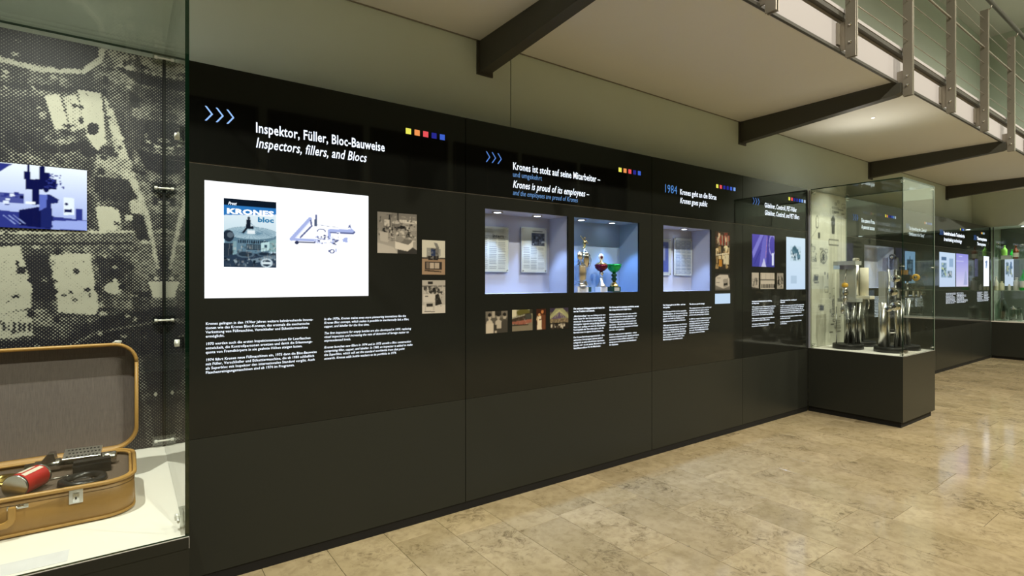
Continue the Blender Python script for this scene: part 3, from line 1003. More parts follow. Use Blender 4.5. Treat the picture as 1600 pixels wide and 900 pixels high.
lettering('title_lettering', ['Krones is proud of its employees –'], 2.192, 2.160, 0.07, 0.072, M['text'], u2, DW - 0.001, 0.735, bold=0.012, shear=0.25)
lettering('subtitle_lettering', ['and the employees are proud of Krones'], 2.192, 2.108, 0.07, 0.052, M['text_blue'], u2, DW - 0.001, 0.615, shear=0.25)
squares(u2, 3.258, 2.416, ['yellow', 'orange', 'red', 'navy', 'blue'], 0.0585, 0.035)
# employee photographs
s = Sheet(48, 40, (90, 86, 78)); s.rect(0, 0, 1, 0.3, (120, 114, 104)); s.rect(0.3, 0, 0.42, 0.3, (180, 172, 160)); s.rect(0.42, 0, 0.7, 0.2, (40, 36, 32))
for x, c in ((0.18, (206, 196, 178)), (0.58, (200, 190, 172)), (0.86, (64, 64, 72))):
    s.ell(x, 0.27, 0.075, 0.13, (196, 180, 158)); s.ell(x, 0.17, 0.085, 0.09, (30, 26, 24)); s.poly([(x - 0.14, 0.48), (x, 0.36), (x + 0.14, 0.48), (x + 0.16, 1), (x - 0.16, 1)], c)
s.rect(0.02, 0.56, 0.36, 1, (214, 206, 188)); s.rect(0.5, 0.8, 0.8, 1, (70, 66, 62)); s.rect(0.36, 0.62, 0.5, 0.9, (60, 54, 46)); s.sepia((1, 0.94, 0.84))
photo(u2, s, 1.966, 2.148, 1.151, 1.300)
s = Sheet(48, 40, (116, 108, 92)); s.grad((140, 140, 110), (120, 108, 90)); s.rect(0, 0, 0.2, 0.35, (206, 198, 170)); s.ell(0.55, 0.14, 0.34, 0.16, (92, 88, 40)); s.rect(0.85, 0, 1, 0.2, (50, 46, 34))
s.poly([(0, 0.36), (0.62, 0.2), (0.9, 0.16), (0.96, 0.3), (0.96, 0.62), (0.5, 0.72), (0, 0.66)], (58, 46, 36)); s.poly([(0, 0.56), (0.58, 0.50), (0.96, 0.46), (0.96, 0.62), (0.55, 0.72), (0, 0.66)], (150, 92, 74)); s.poly([(0, 0.36), (0.62, 0.22), (0.62, 0.28), (0, 0.42)], (150, 146, 126)); s.poly([(0.64, 0.24), (0.92, 0.2), (0.92, 0.44), (0.64, 0.48)], (64, 66, 60)); s.rect(0, 0.76, 1, 1, (128, 118, 98)); s.rect(0, 0.70, 0.8, 0.76, (30, 24, 20))
s.detail(40, 0.02, 0.3, 0.95, 0.7, 78, 0.16, 0.3)
photo(u2, s, 2.187, 2.368, 1.154, 1.304)
s = Sheet(28, 44, (60, 26, 12)); s.ell(0.62, 0.14, 0.14, 0.08, (190, 120, 70)); s.ell(0.3, 0.28, 0.12, 0.07, (200, 150, 100)); s.poly([(0.44, 0.26), (0.92, 0.3), (0.94, 0.98), (0.5, 0.98)], (104, 60, 36)); s.poly([(0.15, 0.36), (0.5, 0.34), (0.56, 0.98), (0.06, 0.98)], (226, 210, 180)); s.poly([(0.1, 0.3), (0.2, 0.5), (0.1, 0.6), (0.0, 0.5)], (200, 170, 130)); s.poly([(0.3, 0.48), (0.7, 0.46), (0.7, 0.52), (0.3, 0.54)], (92, 52, 34))
photo(u2, s, 2.403, 2.492, 1.152, 1.304)
s = Sheet(48, 42, (96, 88, 72)); s.rect(0, 0, 1, 0.2, (52, 44, 66)); s.poly([(0.0, 0.36), (0.3, 0.02), (0.7, 0.02), (1, 0.34), (1, 0.5), (0, 0.55)], (150, 150, 110)); s.poly([(0.05, 0.5), (0.5, 0.18), (0.95, 0.48)], (92, 76, 104)); s.rect(0, 0.5, 1, 0.66, (112, 98, 78))
for i in range(9): s.line([(0.5, 0.1), (i / 8, 0.45)], 0.012, (196, 192, 140))
s.clutter(60, 0, 0.5, 1, 0.72, [(140, 120, 90), (80, 66, 52), (180, 160, 120)], 0.02, 0.05, 12); s.rect(0, 0.7, 1, 1, (26, 22, 20)); s.clutter(22, 0, 0.72, 1, 1, [(190, 180, 160), (60, 52, 44), (120, 112, 100)], 0.04, 0.14, 13)
photo(u2, s, 2.530, 2.711, 1.148, 1.306)
lettering('text_block', [('Die weltweite Erfolgsgeschichte für beide Sei-', .028, 0), ('ten hat Tradition und Zukunft.', .028, 0), '', '„Mitarbeiterpflege“ war von Anfang an ein zen-', 'traler Faktor für den Unternehmenserfolg und', 'machte die Firma schnell zu einem begehrten', 'Arbeitgeber. Legendär sind großzügige Betriebs-', 'feiern und -ausflüge wie etwa die rauschenden', 'Faschingsbälle der 50er-/60er-Jahre oder die', 'Betriebsreisen im eigenen Krones-Reisebus.', '', 'Die Krones Betriebssportgemeinschaft – ihre', 'zahlreichen Untergruppen nehmen laufend', 'erfolgreich an unterschiedlichsten Sportwett-', 'kämpfen teil – ist ein starker Motivations- und', 'Identifikationsfaktor für die Mitarbeiter.'],
          2.764, 1.289, 0.0208, 0.0185, M['text'], u2, DW - 0.001, 0.352, bold=0.012, gap=0.75)
lettering('text_block', [('For Krones and its employees worldwide, success', .028, .25), ('has a long history and a bright future.', .028, .25), '', 'Employee satisfaction has been a key consider-', 'ation at Krones from the very beginning – and', 'this quickly made it a popular place to work.', 'The grand and generous company parties and', 'excursions – like glittering carnival balls of the', '50s and 60s and company excursions on Krones’', 'own bus – are legendary.', '', 'Krones’ company sports organisation – whose', 'numerous component groups regularly participate', 'and excel in various athletic competitions – is a', 'strong source of motivation and identification', 'for employees.'],
          3.150, 1.289, 0.0208, 0.0185, M['text'], u2, DW - 0.001, 0.352, bold=0.012, shear=0.25, gap=0.75)

# ---- unit three: going public
u3 = unit(3.6705, 5.0715, 'black wall panel with the year 1984 and one lit niche', [N3])
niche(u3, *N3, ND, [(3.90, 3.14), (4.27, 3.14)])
lettering('year_lettering', ['1984'], 3.829, 2.288, 0.1, 0.105, M['year'], u3, DW - 0.001, 0.185)
lettering('title_lettering', ['Krones geht an die Börse'], 4.055, 2.290, 0.07, 0.072, M['text'], u3, DW - 0.001, 0.560, bold=0.012)
lettering('title_lettering', ['Krones goes public'], 4.055, 2.212, 0.07, 0.072, M['text'], u3, DW - 0.001, 0.415, bold=0.012, shear=0.25)
squares(u3, 4.613, 2.424, ['yellow', 'red', 'navy', 'navy', 'blue', 'light_blue'], 0.0585, 0.035)
s = Sheet(66, 99, (44, 36, 26)); s.clutter(40, 0, 0.02, 1, 0.34, [(20, 16, 12), (120, 50, 40), (190, 170, 140), (80, 60, 44)], 0.04, 0.16, 21)
for i in range(7): s.rect(0.25 + i * 0.1, 0.10, 0.28 + i * 0.1, 0.36, (170, 60, 50) if i % 2 else (200, 180, 160))
s.clutter(40, 0, 0.36, 1, 0.98, [(60, 50, 36), (150, 126, 84), (196, 178, 140), (30, 24, 18)], 0.05, 0.2, 22); s.rect(0.55, 0.6, 0.92, 0.86, (190, 182, 156)); s.rect(0.25, 0.74, 0.45, 0.92, (176, 120, 40)); s.line([(0.1, 0.62), (0.9, 0.56)], 0.04, (206, 198, 176)); s.ell(0.72, 0.42, 0.14, 0.06, (206, 196, 160))
s.detail(80, 0, 0.02, 1, 0.98, 75, 0.2, 0.4)
photo(u3, s, 4.597, 4.845, 1.620, 1.990)
s = Sheet(44, 34, (120, 112, 100)); s.rect(0, 0, 1, 0.3, (44, 38, 34)); s.poly([(0.02, 0.25), (0.3, 0.08), (0.86, 0.1), (0.92, 0.3), (0.95, 0.75), (0.55, 0.9), (0.02, 0.7)], (196, 188, 174)); s.poly([(0.52, 0.35), (0.86, 0.3), (0.9, 0.74), (0.56, 0.86)], (150, 142, 130)); s.poly([(0.56, 0.6), (0.82, 0.56), (0.84, 0.68), (0.58, 0.74)], (40, 36, 32)); s.rect(0.12, 0.26, 0.36, 0.3, (60, 54, 48)); s.rect(0.06, 0.52, 0.3, 0.55, (70, 64, 58)); s.rect(0, 0.92, 1, 1, (90, 82, 72)); s.sepia()
photo(u3, s, 4.597, 4.845, 1.418, 1.584)
boxo('caption_light_box', 4.594, 4.848, DW - 0.0012, DW - 0.0002, 1.288, 1.386, M['lightbox_pale'], u3)
lettering('text_block', [('Der Umsatz geht in die Höhe – und man', .028, 0), ('wird größer.', .028, 0), '', 'Die Aktiengesellschaft wird zur passenden', 'Gesellschaftsform, die Unternehmensleitung', 'bereitet die Firma für den geplanten Börsen-', 'gang vor und stellt die Weichen auf die', 'Zukunft mit neuem Kapital und Partnern.', '', '1984 wagt das Unternehmen den Schritt an', 'die Börse, die ersten Aktien werden ausge-', 'geben und schnell gezeichnet. Der Erlös', 'fließt in neue Werke und die Entwicklung', 'neuer Anlagen, die weltweit gefragt sind.', 'Das Familienunternehmen bleibt dabei', 'Mehrheitseigner und wächst weiter.'],
          3.820, 1.290, 0.0208, 0.0185, M['text'], u3, DW - 0.001, 0.345, bold=0.012, gap=0.8)
lettering('text_block', [('The share as a growth strategy', .028, .25), '', 'The company becomes a joint-stock firm and', 'prepares to raise new capital, setting its', 'course for the future together with new', 'partners and a growing range of systems.', '', 'In 1984 the company is floated on the stock', 'exchange, and the first shares are issued', 'and quickly subscribed. The proceeds are', 'invested in new plants and in developing', 'machines that are sought after all over', 'the world. The founding family remains', 'the majority owner at all times.'],
          4.192, 1.290, 0.0208, 0.0185, M['text'], u3, DW - 0.001, 0.340, bold=0.012, shear=0.25, gap=0.8)

# ---- unit four: PET fillers
u4 = unit(5.0715, 6.425, 'black wall panel with violet photo and tall pale light box beside the valve case')
chevrons(u4, 5.256, 2.338, 0.036, M['chevron_blue'])
lettering('title_lettering', ['Glideliner, Contiroll, PET-Füller'], 5.486, 2.290, 0.07, 0.072, M['text'], u4, DW - 0.001, 0.68, bold=0.012)
lettering('title_lettering', ['Glideliner, Contiroll, and PET fillers'], 5.486, 2.212, 0.07, 0.072, M['text'], u4, DW - 0.001, 0.74, bold=0.012, shear=0.25)
squares(u4, 5.984, 2.428, ['yellow', 'red', 'navy', 'navy', 'blue', 'light_blue', 'pale'], 0.0585, 0.035)
s = Sheet(60, 54, (78, 72, 156)); s.grad((92, 84, 170), (70, 70, 150))
s.poly([(0, 0.55), (0.35, 0.0), (0.5, 0.0), (0.05, 0.75)], (128, 124, 204)); s.poly([(0.3, 1), (0.45, 0.2), (0.55, 0), (0.66, 0), (0.62, 0.7), (0.6, 1)], (110, 106, 190)); s.poly([(0.4, 1), (0.52, 0.72), (0.62, 1)], (196, 196, 230)); s.line([(0.66, 0.05), (0.60, 0.7)], 0.02, (176, 130, 170)); s.line([(0.72, 0.0), (0.70, 0.9)], 0.03, (56, 52, 120)); s.ring(0.9, 0.3, 0.16, 0.34, 0.16, (160, 156, 216)); s.rect(0.88, 0.56, 0.96, 0.94, (226, 232, 246)); s.line([(0.1, 0.9), (0.35, 0.5)], 0.03, (60, 58, 140))
photo(u4, s, 5.245, 5.685, 1.659, 1.996, M['glow'])
s = Sheet(28, 36, (180, 172, 152)); s.rect(0, 0, 1, 0.35, (186, 178, 158)); s.clutter(26, 0.02, 0.3, 0.98, 0.8, SAND, 0.08, 0.3, 31); s.detail(50, 0.02, 0.3, 0.98, 0.85, 76, 0.25, 0.6); s.poly([(0, 0.86), (1, 0.94), (1, 1), (0, 1)], (60, 52, 44)); s.sepia()
photo(u4, s, 5.238, 5.371, 1.424, 1.596)
s = Sheet(52, 36, (200, 190, 166)); s.rect(0, 0.4, 1, 0.46, (110, 100, 84))
for i in range(9): s.rect(0.04 + i * 0.11, 0.06, 0.05 + i * 0.11, 0.4, (130, 120, 100)); s.poly([(0.05 + i * 0.11, 0.7), (0.12 + i * 0.11, 0.68), (0.12 + i * 0.11, 0.95), (0.05 + i * 0.11, 0.95)], (24, 22, 20))
s.sepia()
photo(u4, s, 5.405, 5.685, 1.424, 1.596)
s = Sheet(28, 36, (150, 142, 126)); s.clutter(34, 0.02, 0.14, 0.98, 0.98, SAND, 0.06, 0.3, 33); s.detail(60, 0.02, 0.1, 0.98, 0.98, 77, 0.25, 0.6); s.sepia()
photo(u4, s, 5.738, 5.873, 1.424, 1.596)
s = Sheet(48, 66, (206, 228, 244)); s.grad((214, 234, 246), (200, 222, 244)); s.rect(0.2, 0.16, 0.78, 0.46, (196, 220, 232)); s.clutter(60, 0.2, 0.18, 0.74, 0.45, [(60, 96, 110), (96, 132, 146), (220, 236, 240), (40, 70, 84)], 0.02, 0.12, 34); s.poly([(0.3, 0.2), (0.45, 0.15), (0.6, 0.24), (0.4, 0.26)], (70, 104, 116))
for i in range(6): s.rect(0.22, 0.72 + i * 0.03, 0.55, 0.726 + i * 0.03, (150, 176, 196))
photo(u4, s, 5.936, 6.363, 1.415, 2.0, M['glow'], 'light_box')
lettering('text_block', [('Auch bei der Streckblastechnik und Abfüllung', .028, 0), ('ein Weg voraus', .028, 0), '', '1983 entsteht ein neues Transportsystem für Flaschen,', 'das die Behälter drucklos vereinzelt. Der Glideliner', 'sorgt für leisen und schonenden Lauf in der Linie,', 'ebenso die neue Etikettiermaschine vom Band mit', 'Rundumetiketten. Die Contiroll setzt Maßstäbe.', '', '1986 kommt die erste Anlage für Kunststoffflaschen', 'auf den Markt und läuft ab dann in Serie.', '', '1990 folgt der Füller mit volumetrischer Dosierung', 'für alle Arten von Getränken aus PET.'],
          5.240, 1.292, 0.0208, 0.0185, M['text'], u4, DW - 0.001, 0.47, bold=0.012, gap=0.8)
lettering('text_block', [('Advancing stretch blow moulding and', .028, .25), ('filling alike', .028, .25), '', 'In 1983 a new conveyor system for bottles appears that', 'singles out containers without pressure. The Glideliner', 'ensures quiet and gentle running in the line, while the', 'labelling machine with wrap-around labels from the reel,', 'the Contiroll, sets new standards for the industry.', '', 'In 1986 the first line for plastic containers is launched', 'and then built in series.', '', 'In 1990 the volumetric filler for all kinds of drinks', 'in PET follows.'],
          5.806, 1.292, 0.0208, 0.0185, M['text'], u4, DW - 0.001, 0.53, bold=0.012, shear=0.25, gap=0.8)

# ---- units beyond the valve case
def rows(n, seed, lo=24, hi=40):
    r = random.Random(seed)
    w_ = ['Krones', 'und', 'die', 'Technik', 'der', 'Anlagen', 'für', 'Flaschen', 'mit', 'neuen', 'Maschinen', 'weltweit', 'seit', 'im', 'Werk', 'Linie']
    out = []
    for _ in range(n):
        s_ = ''
        while len(s_) < r.randint(lo, hi): s_ += r.choice(w_) + ' '
        out.append(s_.strip())
    return out


N5 = (7.97, 9.02, 1.418, 1.996)
u5 = unit(7.40, 9.375, 'black wall panel about patents with a pale niche behind the valve case', [N5])
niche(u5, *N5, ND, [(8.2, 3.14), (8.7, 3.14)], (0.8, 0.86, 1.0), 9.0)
chevrons(u5, 7.63, 2.338, 0.040, M['chevron_blue'])
lettering('title_lettering', ['Eine patente Firma'], 7.88, 2.290, 0.07, 0.075, M['text'], u5, DW - 0.001, 0.42, bold=0.012)
lettering('title_lettering', ['A patented success'], 7.88, 2.205, 0.07, 0.075, M['text'], u5, DW - 0.001, 0.42, bold=0.012, shear=0.25)
squares(u5, 8.66, 2.43, ['yellow', 'orange', 'navy', 'navy', 'blue', 'light_blue', 'pale'], 0.0585, 0.035)
lettering('text_block', rows(14, 1), 8.30, 1.29, 0.0208, 0.0185, M['text'], u5, DW - 0.001, 0.36, bold=0.012)

u6 = unit(9.375, 10.75, 'black wall panel with a tall blue photo behind the valve case corner')
chevrons(u6, 9.44, 2.338, 0.036, M['chevron_blue'])
lettering('title_lettering', ['Die Entwicklung der „Zentrale“'], 9.56, 2.285, 0.07, 0.075, M['text'], u6, DW - 0.001, 0.74, bold=0.012)
lettering('title_lettering', ['Development of the “Group”'], 9.56, 2.200, 0.07, 0.075, M['text'], u6, DW - 0.001, 0.64, bold=0.012, shear=0.25)
squares(u6, 10.2, 2.43, ['orange', 'pale', 'navy', 'blue', 'blue', 'light_blue'], 0.0585, 0.035)
s = Sheet(40, 60, (120, 150, 190)); s.grad((140, 180, 220), (150, 190, 226)); s.rect(0.2, 0.25, 0.8, 0.75, (70, 96, 120)); s.clutter(30, 0.2, 0.25, 0.8, 0.75, [(30, 44, 60), (110, 140, 160), (60, 84, 104)], 0.05, 0.2, 41); s.rect(0.46, 0.15, 0.52, 0.4, (40, 56, 74))
photo(u6, s, 9.33 + 0.06, 9.80, 1.48, 1.96, M['glow'])
lettering('text_block', rows(9, 2), 9.40, 1.29, 0.0208, 0.0185, M['text'], u6, DW - 0.001, 0.36, bold=0.012)
lettering('text_block', rows(9, 3), 9.80, 1.29, 0.0208, 0.0185, M['text'], u6, DW - 0.001, 0.34, bold=0.012, shear=0.25)

u7 = unit(10.75, 12.60, 'black wall panel with pale twin light boxes side by side')
chevrons(u7, 10.90, 2.325, 0.045, M['chevron_blue'])
lettering('title_lettering', ['beeindruckende Technologie'], 11.10, 2.290, 0.07, 0.085, M['text'], u7, DW - 0.001, 1.10, bold=0.03)
lettering('title_lettering', ['breathtaking technology'], 11.10, 2.190, 0.07, 0.085, M['text'], u7, DW - 0.001, 0.95, bold=0.016, shear=0.25)
squares(u7, 11.95, 2.43, ['yellow', 'navy', 'blue', 'light_blue'], 0.06, 0.035)
s = Sheet(56, 60, (206, 222, 244)); s.grad((200, 222, 244), (196, 214, 240)); s.rect(0.1, 0.3, 0.44, 0.74, (150, 176, 196)); s.rect(0.6, 0.16, 0.86, 0.42, (150, 178, 208)); s.rect(0.5, 0.54, 0.78, 0.74, (120, 146, 160)); s.rect(0.12, 0.14, 0.42, 0.24, (90, 118, 150)); s.clutter(26, 0.1, 0.3, 0.44, 0.72, [(110, 140, 160), (190, 206, 150), (70, 100, 124)], 0.03, 0.1, 42); s.clutter(14, 0.5, 0.55, 0.78, 0.73, [(60, 76, 92), (180, 190, 196)], 0.03, 0.09, 43)
photo(u7, s, 10.88, 11.69, 1.418, 1.996, M['glow'], 'light_box')
s = Sheet(48, 60, (190, 200, 236)); s.grad((150, 150, 226), (214, 214, 240)); s.poly([(0.6, 0.95), (0.72, 0.55), (0.78, 0.5), (0.86, 0.6), (0.92, 0.95)], (168, 176, 214)); s.rect(0, 0.22, 0.6, 0.235, (210, 216, 244)); s.rect(0.2, 0.06, 0.5, 0.09, (220, 226, 250))
photo(u7, s, 11.735, 12.41, 1.418, 1.996, M['glow'], 'light_box')
lettering('text_block', rows(9, 4), 11.20, 1.30, 0.0208, 0.0185, M['text'], u7, DW - 0.001, 0.52, bold=0.012)
lettering('text_block', rows(9, 5), 11.76, 1.30, 0.0208, 0.0185, M['text'], u7, DW - 0.001, 0.62, bold=0.012, shear=0.25)

u8 = unit(12.60, XR - 0.002, 'black wall panel in the corner with a narrow bright light box')
chevrons(u8, 12.74, 2.325, 0.045, M['chevron_blue'])
lettering('title_lettering', ['Thermosysteme'], 12.94, 2.290, 0.07, 0.085, M['text'], u8, DW - 0.001, 0.62, bold=0.03)
lettering('title_lettering', ['Thermosystems'], 12.94, 2.190, 0.07, 0.085, M['text'], u8, DW - 0.001, 0.56, bold=0.016, shear=0.25)
squares(u8, 13.2, 2.43, ['orange', 'yellow', 'light_blue', 'pale'], 0.06, 0.035)
s = Sheet(30, 60, (232, 240, 252)); s.clutter(30, 0.25, 0.12, 0.75, 0.4, [(110, 130, 160), (160, 176, 200), (210, 222, 240)], 0.05, 0.2, 44)
photo(u8, s, 13.36, 13.72, 1.418, 1.996, M['glow_hot'], 'light_box')
s = Sheet(40, 50, (60, 62, 110)); s.clutter(20, 0, 0, 1, 1, [(40, 40, 80), (80, 80, 130), (50, 50, 96)], 0.1, 0.5, 45)
photo(u8, s, 12.80, 13.0, 1.60, 1.93, M['print'])
lettering('text_block', rows(9, 6), 12.95, 1.30, 0.0208, 0.0185, M['text'], u8, DW - 0.001, 0.40, bold=0.012)
lettering('text_block', rows(9, 7), 13.38, 1.30, 0.0208, 0.0185, M['text'], u8, DW - 0.001, 0.36, bold=0.012, shear=0.25)

# ================================================================== DOCUMENTS AND TROPHIES IN THE NICHES
M['acrylic_edge'] = mat('frosted_acrylic', (0.7, 0.74, 0.78, 1), 0.15)
YB = DW + ND


def document(x0, x1, z0, z1, sh, label, extra=None, cat='document'):
    cx = (x0 + x1) / 2
    e = thing('mounted_document', (cx, YB - 0.001, z0), label, cat, 'documents on the niche walls')
    boxo('backing_board', x0, x1, YB - 0.016, YB - 0.010, z0, z1, M['acrylic_edge'], e)
    sheet_mesh('printed_sheet', sh, (x0 + 0.006, YB - 0.0165, z0 + 0.006), (x1 - x0 - 0.012, 0, 0), (0, 0, z1 - z0 - 0.012), M['print'], e)
    pane('cover_sheet', x0, x1, YB - 0.021, YB - 0.018, z0, z1, e, 'acrylic_edge')
    for px_ in (x0 + 0.012, x1 - 0.012):
        for pz in (z0 + 0.012, z1 - 0.012):
            bm = bmesh.new()
            lathe(bm, [(0.0, -0.025), (0.005, -0.024), (0.006, -0.021), (0.006, -0.0005)], 10, (px_, YB, pz), axis='y')
            bmesh.ops.remove_doubles(bm, verts=bm.verts, dist=1e-6)
            bmesh.ops.recalc_face_normals(bm, faces=bm.faces)
            finish('stand_off', bm, M['chrome'], e, True)
    return e


def article(w, h, cols, seed, pic=None):
    s = Sheet(w, h, (214, 214, 214))
    r = random.Random(seed)
    for c in range(cols):
        xa = 0.06 + c * 0.9 / cols
        y = 0.24
        while y < 0.95:
            s.rect(xa, y, xa + 0.9 / cols - 0.03 - r.random() * 0.03, y + 0.006, (150, 152, 158))
            y += 0.013
            if r.random() < 0.06: y += 0.02
    if pic:
        s.rect(*pic, (70, 76, 92)); s.clutter(40, *pic, [(30, 34, 46), (150, 156, 168), (96, 104, 120)], 0.03, 0.10, seed)
    return s


YD = YB - 0.018
a, b = on_y(746, 352, YD), on_y(794.5, 425, YD)
s = article(60, 100, 3, 51); s.rect(0.05, 0.03, 0.95, 0.20, (206, 207, 209)); s.rect(0.05, 0.20, 0.95, 0.206, (110, 112, 120))
d1 = document(a.x, b.x, b.z, a.z, s, 'mounted newspaper page with bold heading reading intern')
M['ink'] = mat('dark_ink', (0.03, 0.035, 0.06, 1), 0.6)
lettering('heading', ['KRONES WELT'], a.x + 0.02, a.z - 0.045, 0.05, 0.042, M['silver'], d1, YD + 0.0008, b.x - a.x - 0.05, bold=0.02)
lettering('heading', ['intern'], a.x + 0.13, a.z - 0.080, 0.05, 0.036, M['ink'], d1, YD + 0.0008, 0.10, bold=0.02)
a, b = on_y(815, 354, YD), on_y(854, 426, YD)
s = article(56, 104, 3, 52); s.rect(0.38, 0.10, 0.98, 0.42, (214, 214, 214)); s.rect(0.40, 0.11, 0.95, 0.40, (66, 72, 96)); s.clutter(50, 0.40, 0.11, 0.95, 0.40, [(40, 46, 66), (170, 178, 200), (100, 110, 140)], 0.03, 0.10, 53); s.rect(0.42, 0.06, 0.85, 0.075, (60, 62, 70)); s.rect(0.06, 0.24, 0.36, 0.42, (205, 206, 208))
document(a.x, b.x, b.z, a.z, s, 'mounted newspaper page with a dark group photo at its top')
a, b = on_y(1020, 372, YD), on_y(1048, 430, YD)
s = Sheet(40, 60, (96, 110, 190)); s.rect(0.0, 0.0, 1, 1, (190, 196, 214)); s.rect(0.1, 0.06, 0.9, 0.94, (84, 100, 190)); s.rect(0.3, 0.2, 0.7, 0.6, (150, 160, 214))
document(max(a.x, N3[0] + 0.003), b.x, b.z, a.z, s, 'mounted certificate with a deep blue border', cat='certificate')
a, b = on_y(1054, 371.5, YD), on_y(1081, 430.5, YD)
s = Sheet(48, 72, (196, 200, 214))
for i in range(10):
    for j in range(3):
        s.rect(0.06 + j * 0.31, 0.05 + i * 0.094, 0.33 + j * 0.31, 0.125 + i * 0.094, (120, 132, 168)); s.rect(0.09 + j * 0.31, 0.065 + i * 0.094, 0.30 + j * 0.31, 0.11 + i * 0.094, (180, 188, 208)); s.rect(0.12 + j * 0.31, 0.08 + i * 0.094, 0.27 + j * 0.31, 0.09 + i * 0.094, (90, 100, 130))
document(a.x, b.x, b.z, a.z, s, 'mounted sheet of small printed share coupons in three columns', cat='certificate')

M['green_metal'] = mat('green_anodised_metal', (0.015, 0.42, 0.10, 1), 0.22, metal=0.7)
M['red_metal'] = mat('dark_red_anodised_metal', (0.12, 0.012, 0.03, 1), 0.22, metal=0.7)
M['gold'] = mat('polished_gold', (0.85, 0.66, 0.28, 1), 0.15, metal=1.0)
M['marble_white'] = mat('white_marble', (0.75, 0.76, 0.8, 1), 0.25, noise=0.1, scale=30)
M['marble_green'] = mat('dark_green_marble', (0.01, 0.05, 0.03, 1), 0.15, noise=0.5, scale=40)
M['plate'] = mat('engraved_silver_plate', (0.8, 0.82, 0.86, 1), 0.3, metal=0.5)
TZ = N2[2] + 0.0005


def trophy(px, yy, label, base_w, base_h, base_mat, parts, plate=True):
    x = on_y(px, 450, yy).x
    e = thing('trophy', (x, yy, TZ), label, 'trophy', 'trophies in the blue-lit niche')
    bm = bmesh.new(); box(bm, -base_w / 2, base_w / 2, -0.03, 0.03, 0, base_h)
    finish('base', bm, base_mat, e, bevel=0.002)
    if plate:
        boxo('name_plate', -base_w * 0.32, base_w * 0.32, -0.0325, -0.0302, base_h * 0.15, base_h * 0.85, M['plate'], e, False)
    for nm, prof, m_ in parts:
        latheo(nm, [(r, z + base_h) for r, z in prof], m_, e)
    return e


t = trophy(959.5, 3.12, 'trophy cup with a bright green bowl on a dark green base', 0.092, 0.042, M['marble_green'], [
    ('foot', [(0.038, 0), (0.036, 0.01), (0.020, 0.035), (0.012, 0.045)], M['gold']),
    ('stem', [(0.012, 0.045), (0.022, 0.055), (0.024, 0.066), (0.014, 0.078), (0.023, 0.09), (0.024, 0.1), (0.012, 0.113)], M['marble_green']),
    ('bowl', [(0.012, 0.113), (0.022, 0.12), (0.045, 0.138), (0.060, 0.165), (0.064, 0.188), (0.060, 0.188), (0.044, 0.15), (0.0, 0.13)], M['green_metal'])])
t = trophy(939.5, 3.13, 'trophy cup with a dark red bowl and round medallion on a white base', 0.078, 0.040, M['marble_white'], [
    ('foot', [(0.040, 0), (0.036, 0.012), (0.016, 0.04), (0.013, 0.08)], M['silver']),
    ('stem', [(0.013, 0.08), (0.014, 0.105), (0.022, 0.115), (0.012, 0.125)], M['chrome']),
    ('bowl', [(0.012, 0.125), (0.030, 0.135), (0.050, 0.155), (0.056, 0.182), (0.052, 0.183), (0.0, 0.14)], M['red_metal']),
    ('lid', [(0.052, 0.184), (0.040, 0.194), (0.014, 0.206), (0.006, 0.222), (0.0, 0.224)], M['gold'])])
bm = bmesh.new(); lathe(bm, [(0.0, -0.004), (0.026, -0.004), (0.030, -0.001), (0.030, 0.003), (0.0, 0.003)], 20, (0, 0, 0.283), axis='y'); bmesh.ops.remove_doubles(bm, verts=bm.verts, dist=1e-6)
med = finish('medallion', bm, M['plate'], t)
bm = bmesh.new(); lathe(bm, [(0.0, -0.0065), (0.013, -0.0062), (0.013, -0.0042)], 16, (0, 0, 0.283), axis='y'); bmesh.ops.remove_doubles(bm, verts=bm.verts, dist=1e-6)
finish('emblem', bm, M['red_metal'], med)
t = trophy(907, 3.115, 'silver beaker trophy with cone lid and starburst medallion', 0.115, 0.042, M['marble_white'], [
    ('foot', [(0.050, 0), (0.048, 0.014), (0.030, 0.022), (0.022, 0.034), (0.036, 0.044)], M['silver']),
    ('beaker', [(0.036, 0.044), (0.044, 0.052), (0.047, 0.10), (0.050, 0.158), (0.052, 0.160), (0.047, 0.163)], M['silver']),
    ('lid', [(0.050, 0.163), (0.040, 0.174), (0.014, 0.200), (0.006, 0.212), (0.0, 0.213)], M['chrome'])])
bm = bmesh.new(); lathe(bm, [(0.0, -0.006), (0.012, -0.006), (0.016, -0.003), (0.034, -0.003), (0.036, 0.003), (0.0, 0.003)], 18, (0, 0, 0.288), axis='y'); bmesh.ops.remove_doubles(bm, verts=bm.verts, dist=1e-6)
finish('medallion', bm, M['silver'], t)
t = trophy(913, 3.20, 'tall silver trophy vase with handles and a small winged figure', 0.10, 0.040, M['marble_green'], [
    ('foot', [(0.036, 0), (0.034, 0.02), (0.015, 0.06), (0.012, 0.12)], M['chrome']),
    ('bowl', [(0.012, 0.12), (0.025, 0.14), (0.042, 0.19), (0.046, 0.24), (0.050, 0.262), (0.046, 0.262), (0.036, 0.20), (0.0, 0.15)], M['chrome']),
    ('lid', [(0.046, 0.263), (0.030, 0.285), (0.010, 0.30), (0.006, 0.33), (0.0, 0.331)], M['chrome'])], plate=False)
for sgn in (-1, 1):
    tubeo('handle', [(sgn * 0.045, 0, 0.29), (sgn * 0.068, 0, 0.295), (sgn * 0.074, 0, 0.26), (sgn * 0.062, 0, 0.215), (sgn * 0.036, 0, 0.20)], 0.004, M['chrome'], t, False, 8)
bm = bmesh.new()
tube(bm, [(0, 0, 0.365), (0.0, 0, 0.40), (0.004, 0, 0.43)], [0.010, 0.013, 0.006], 8)
tube(bm, [(0.004, 0, 0.435), (0.005, 0, 0.447)], [0.008, 0.007], 8)
tube(bm, [(0.0, 0, 0.42), (-0.025, -0.004, 0.435), (-0.04, 0, 0.458)], [0.005, 0.004, 0.003], 6)
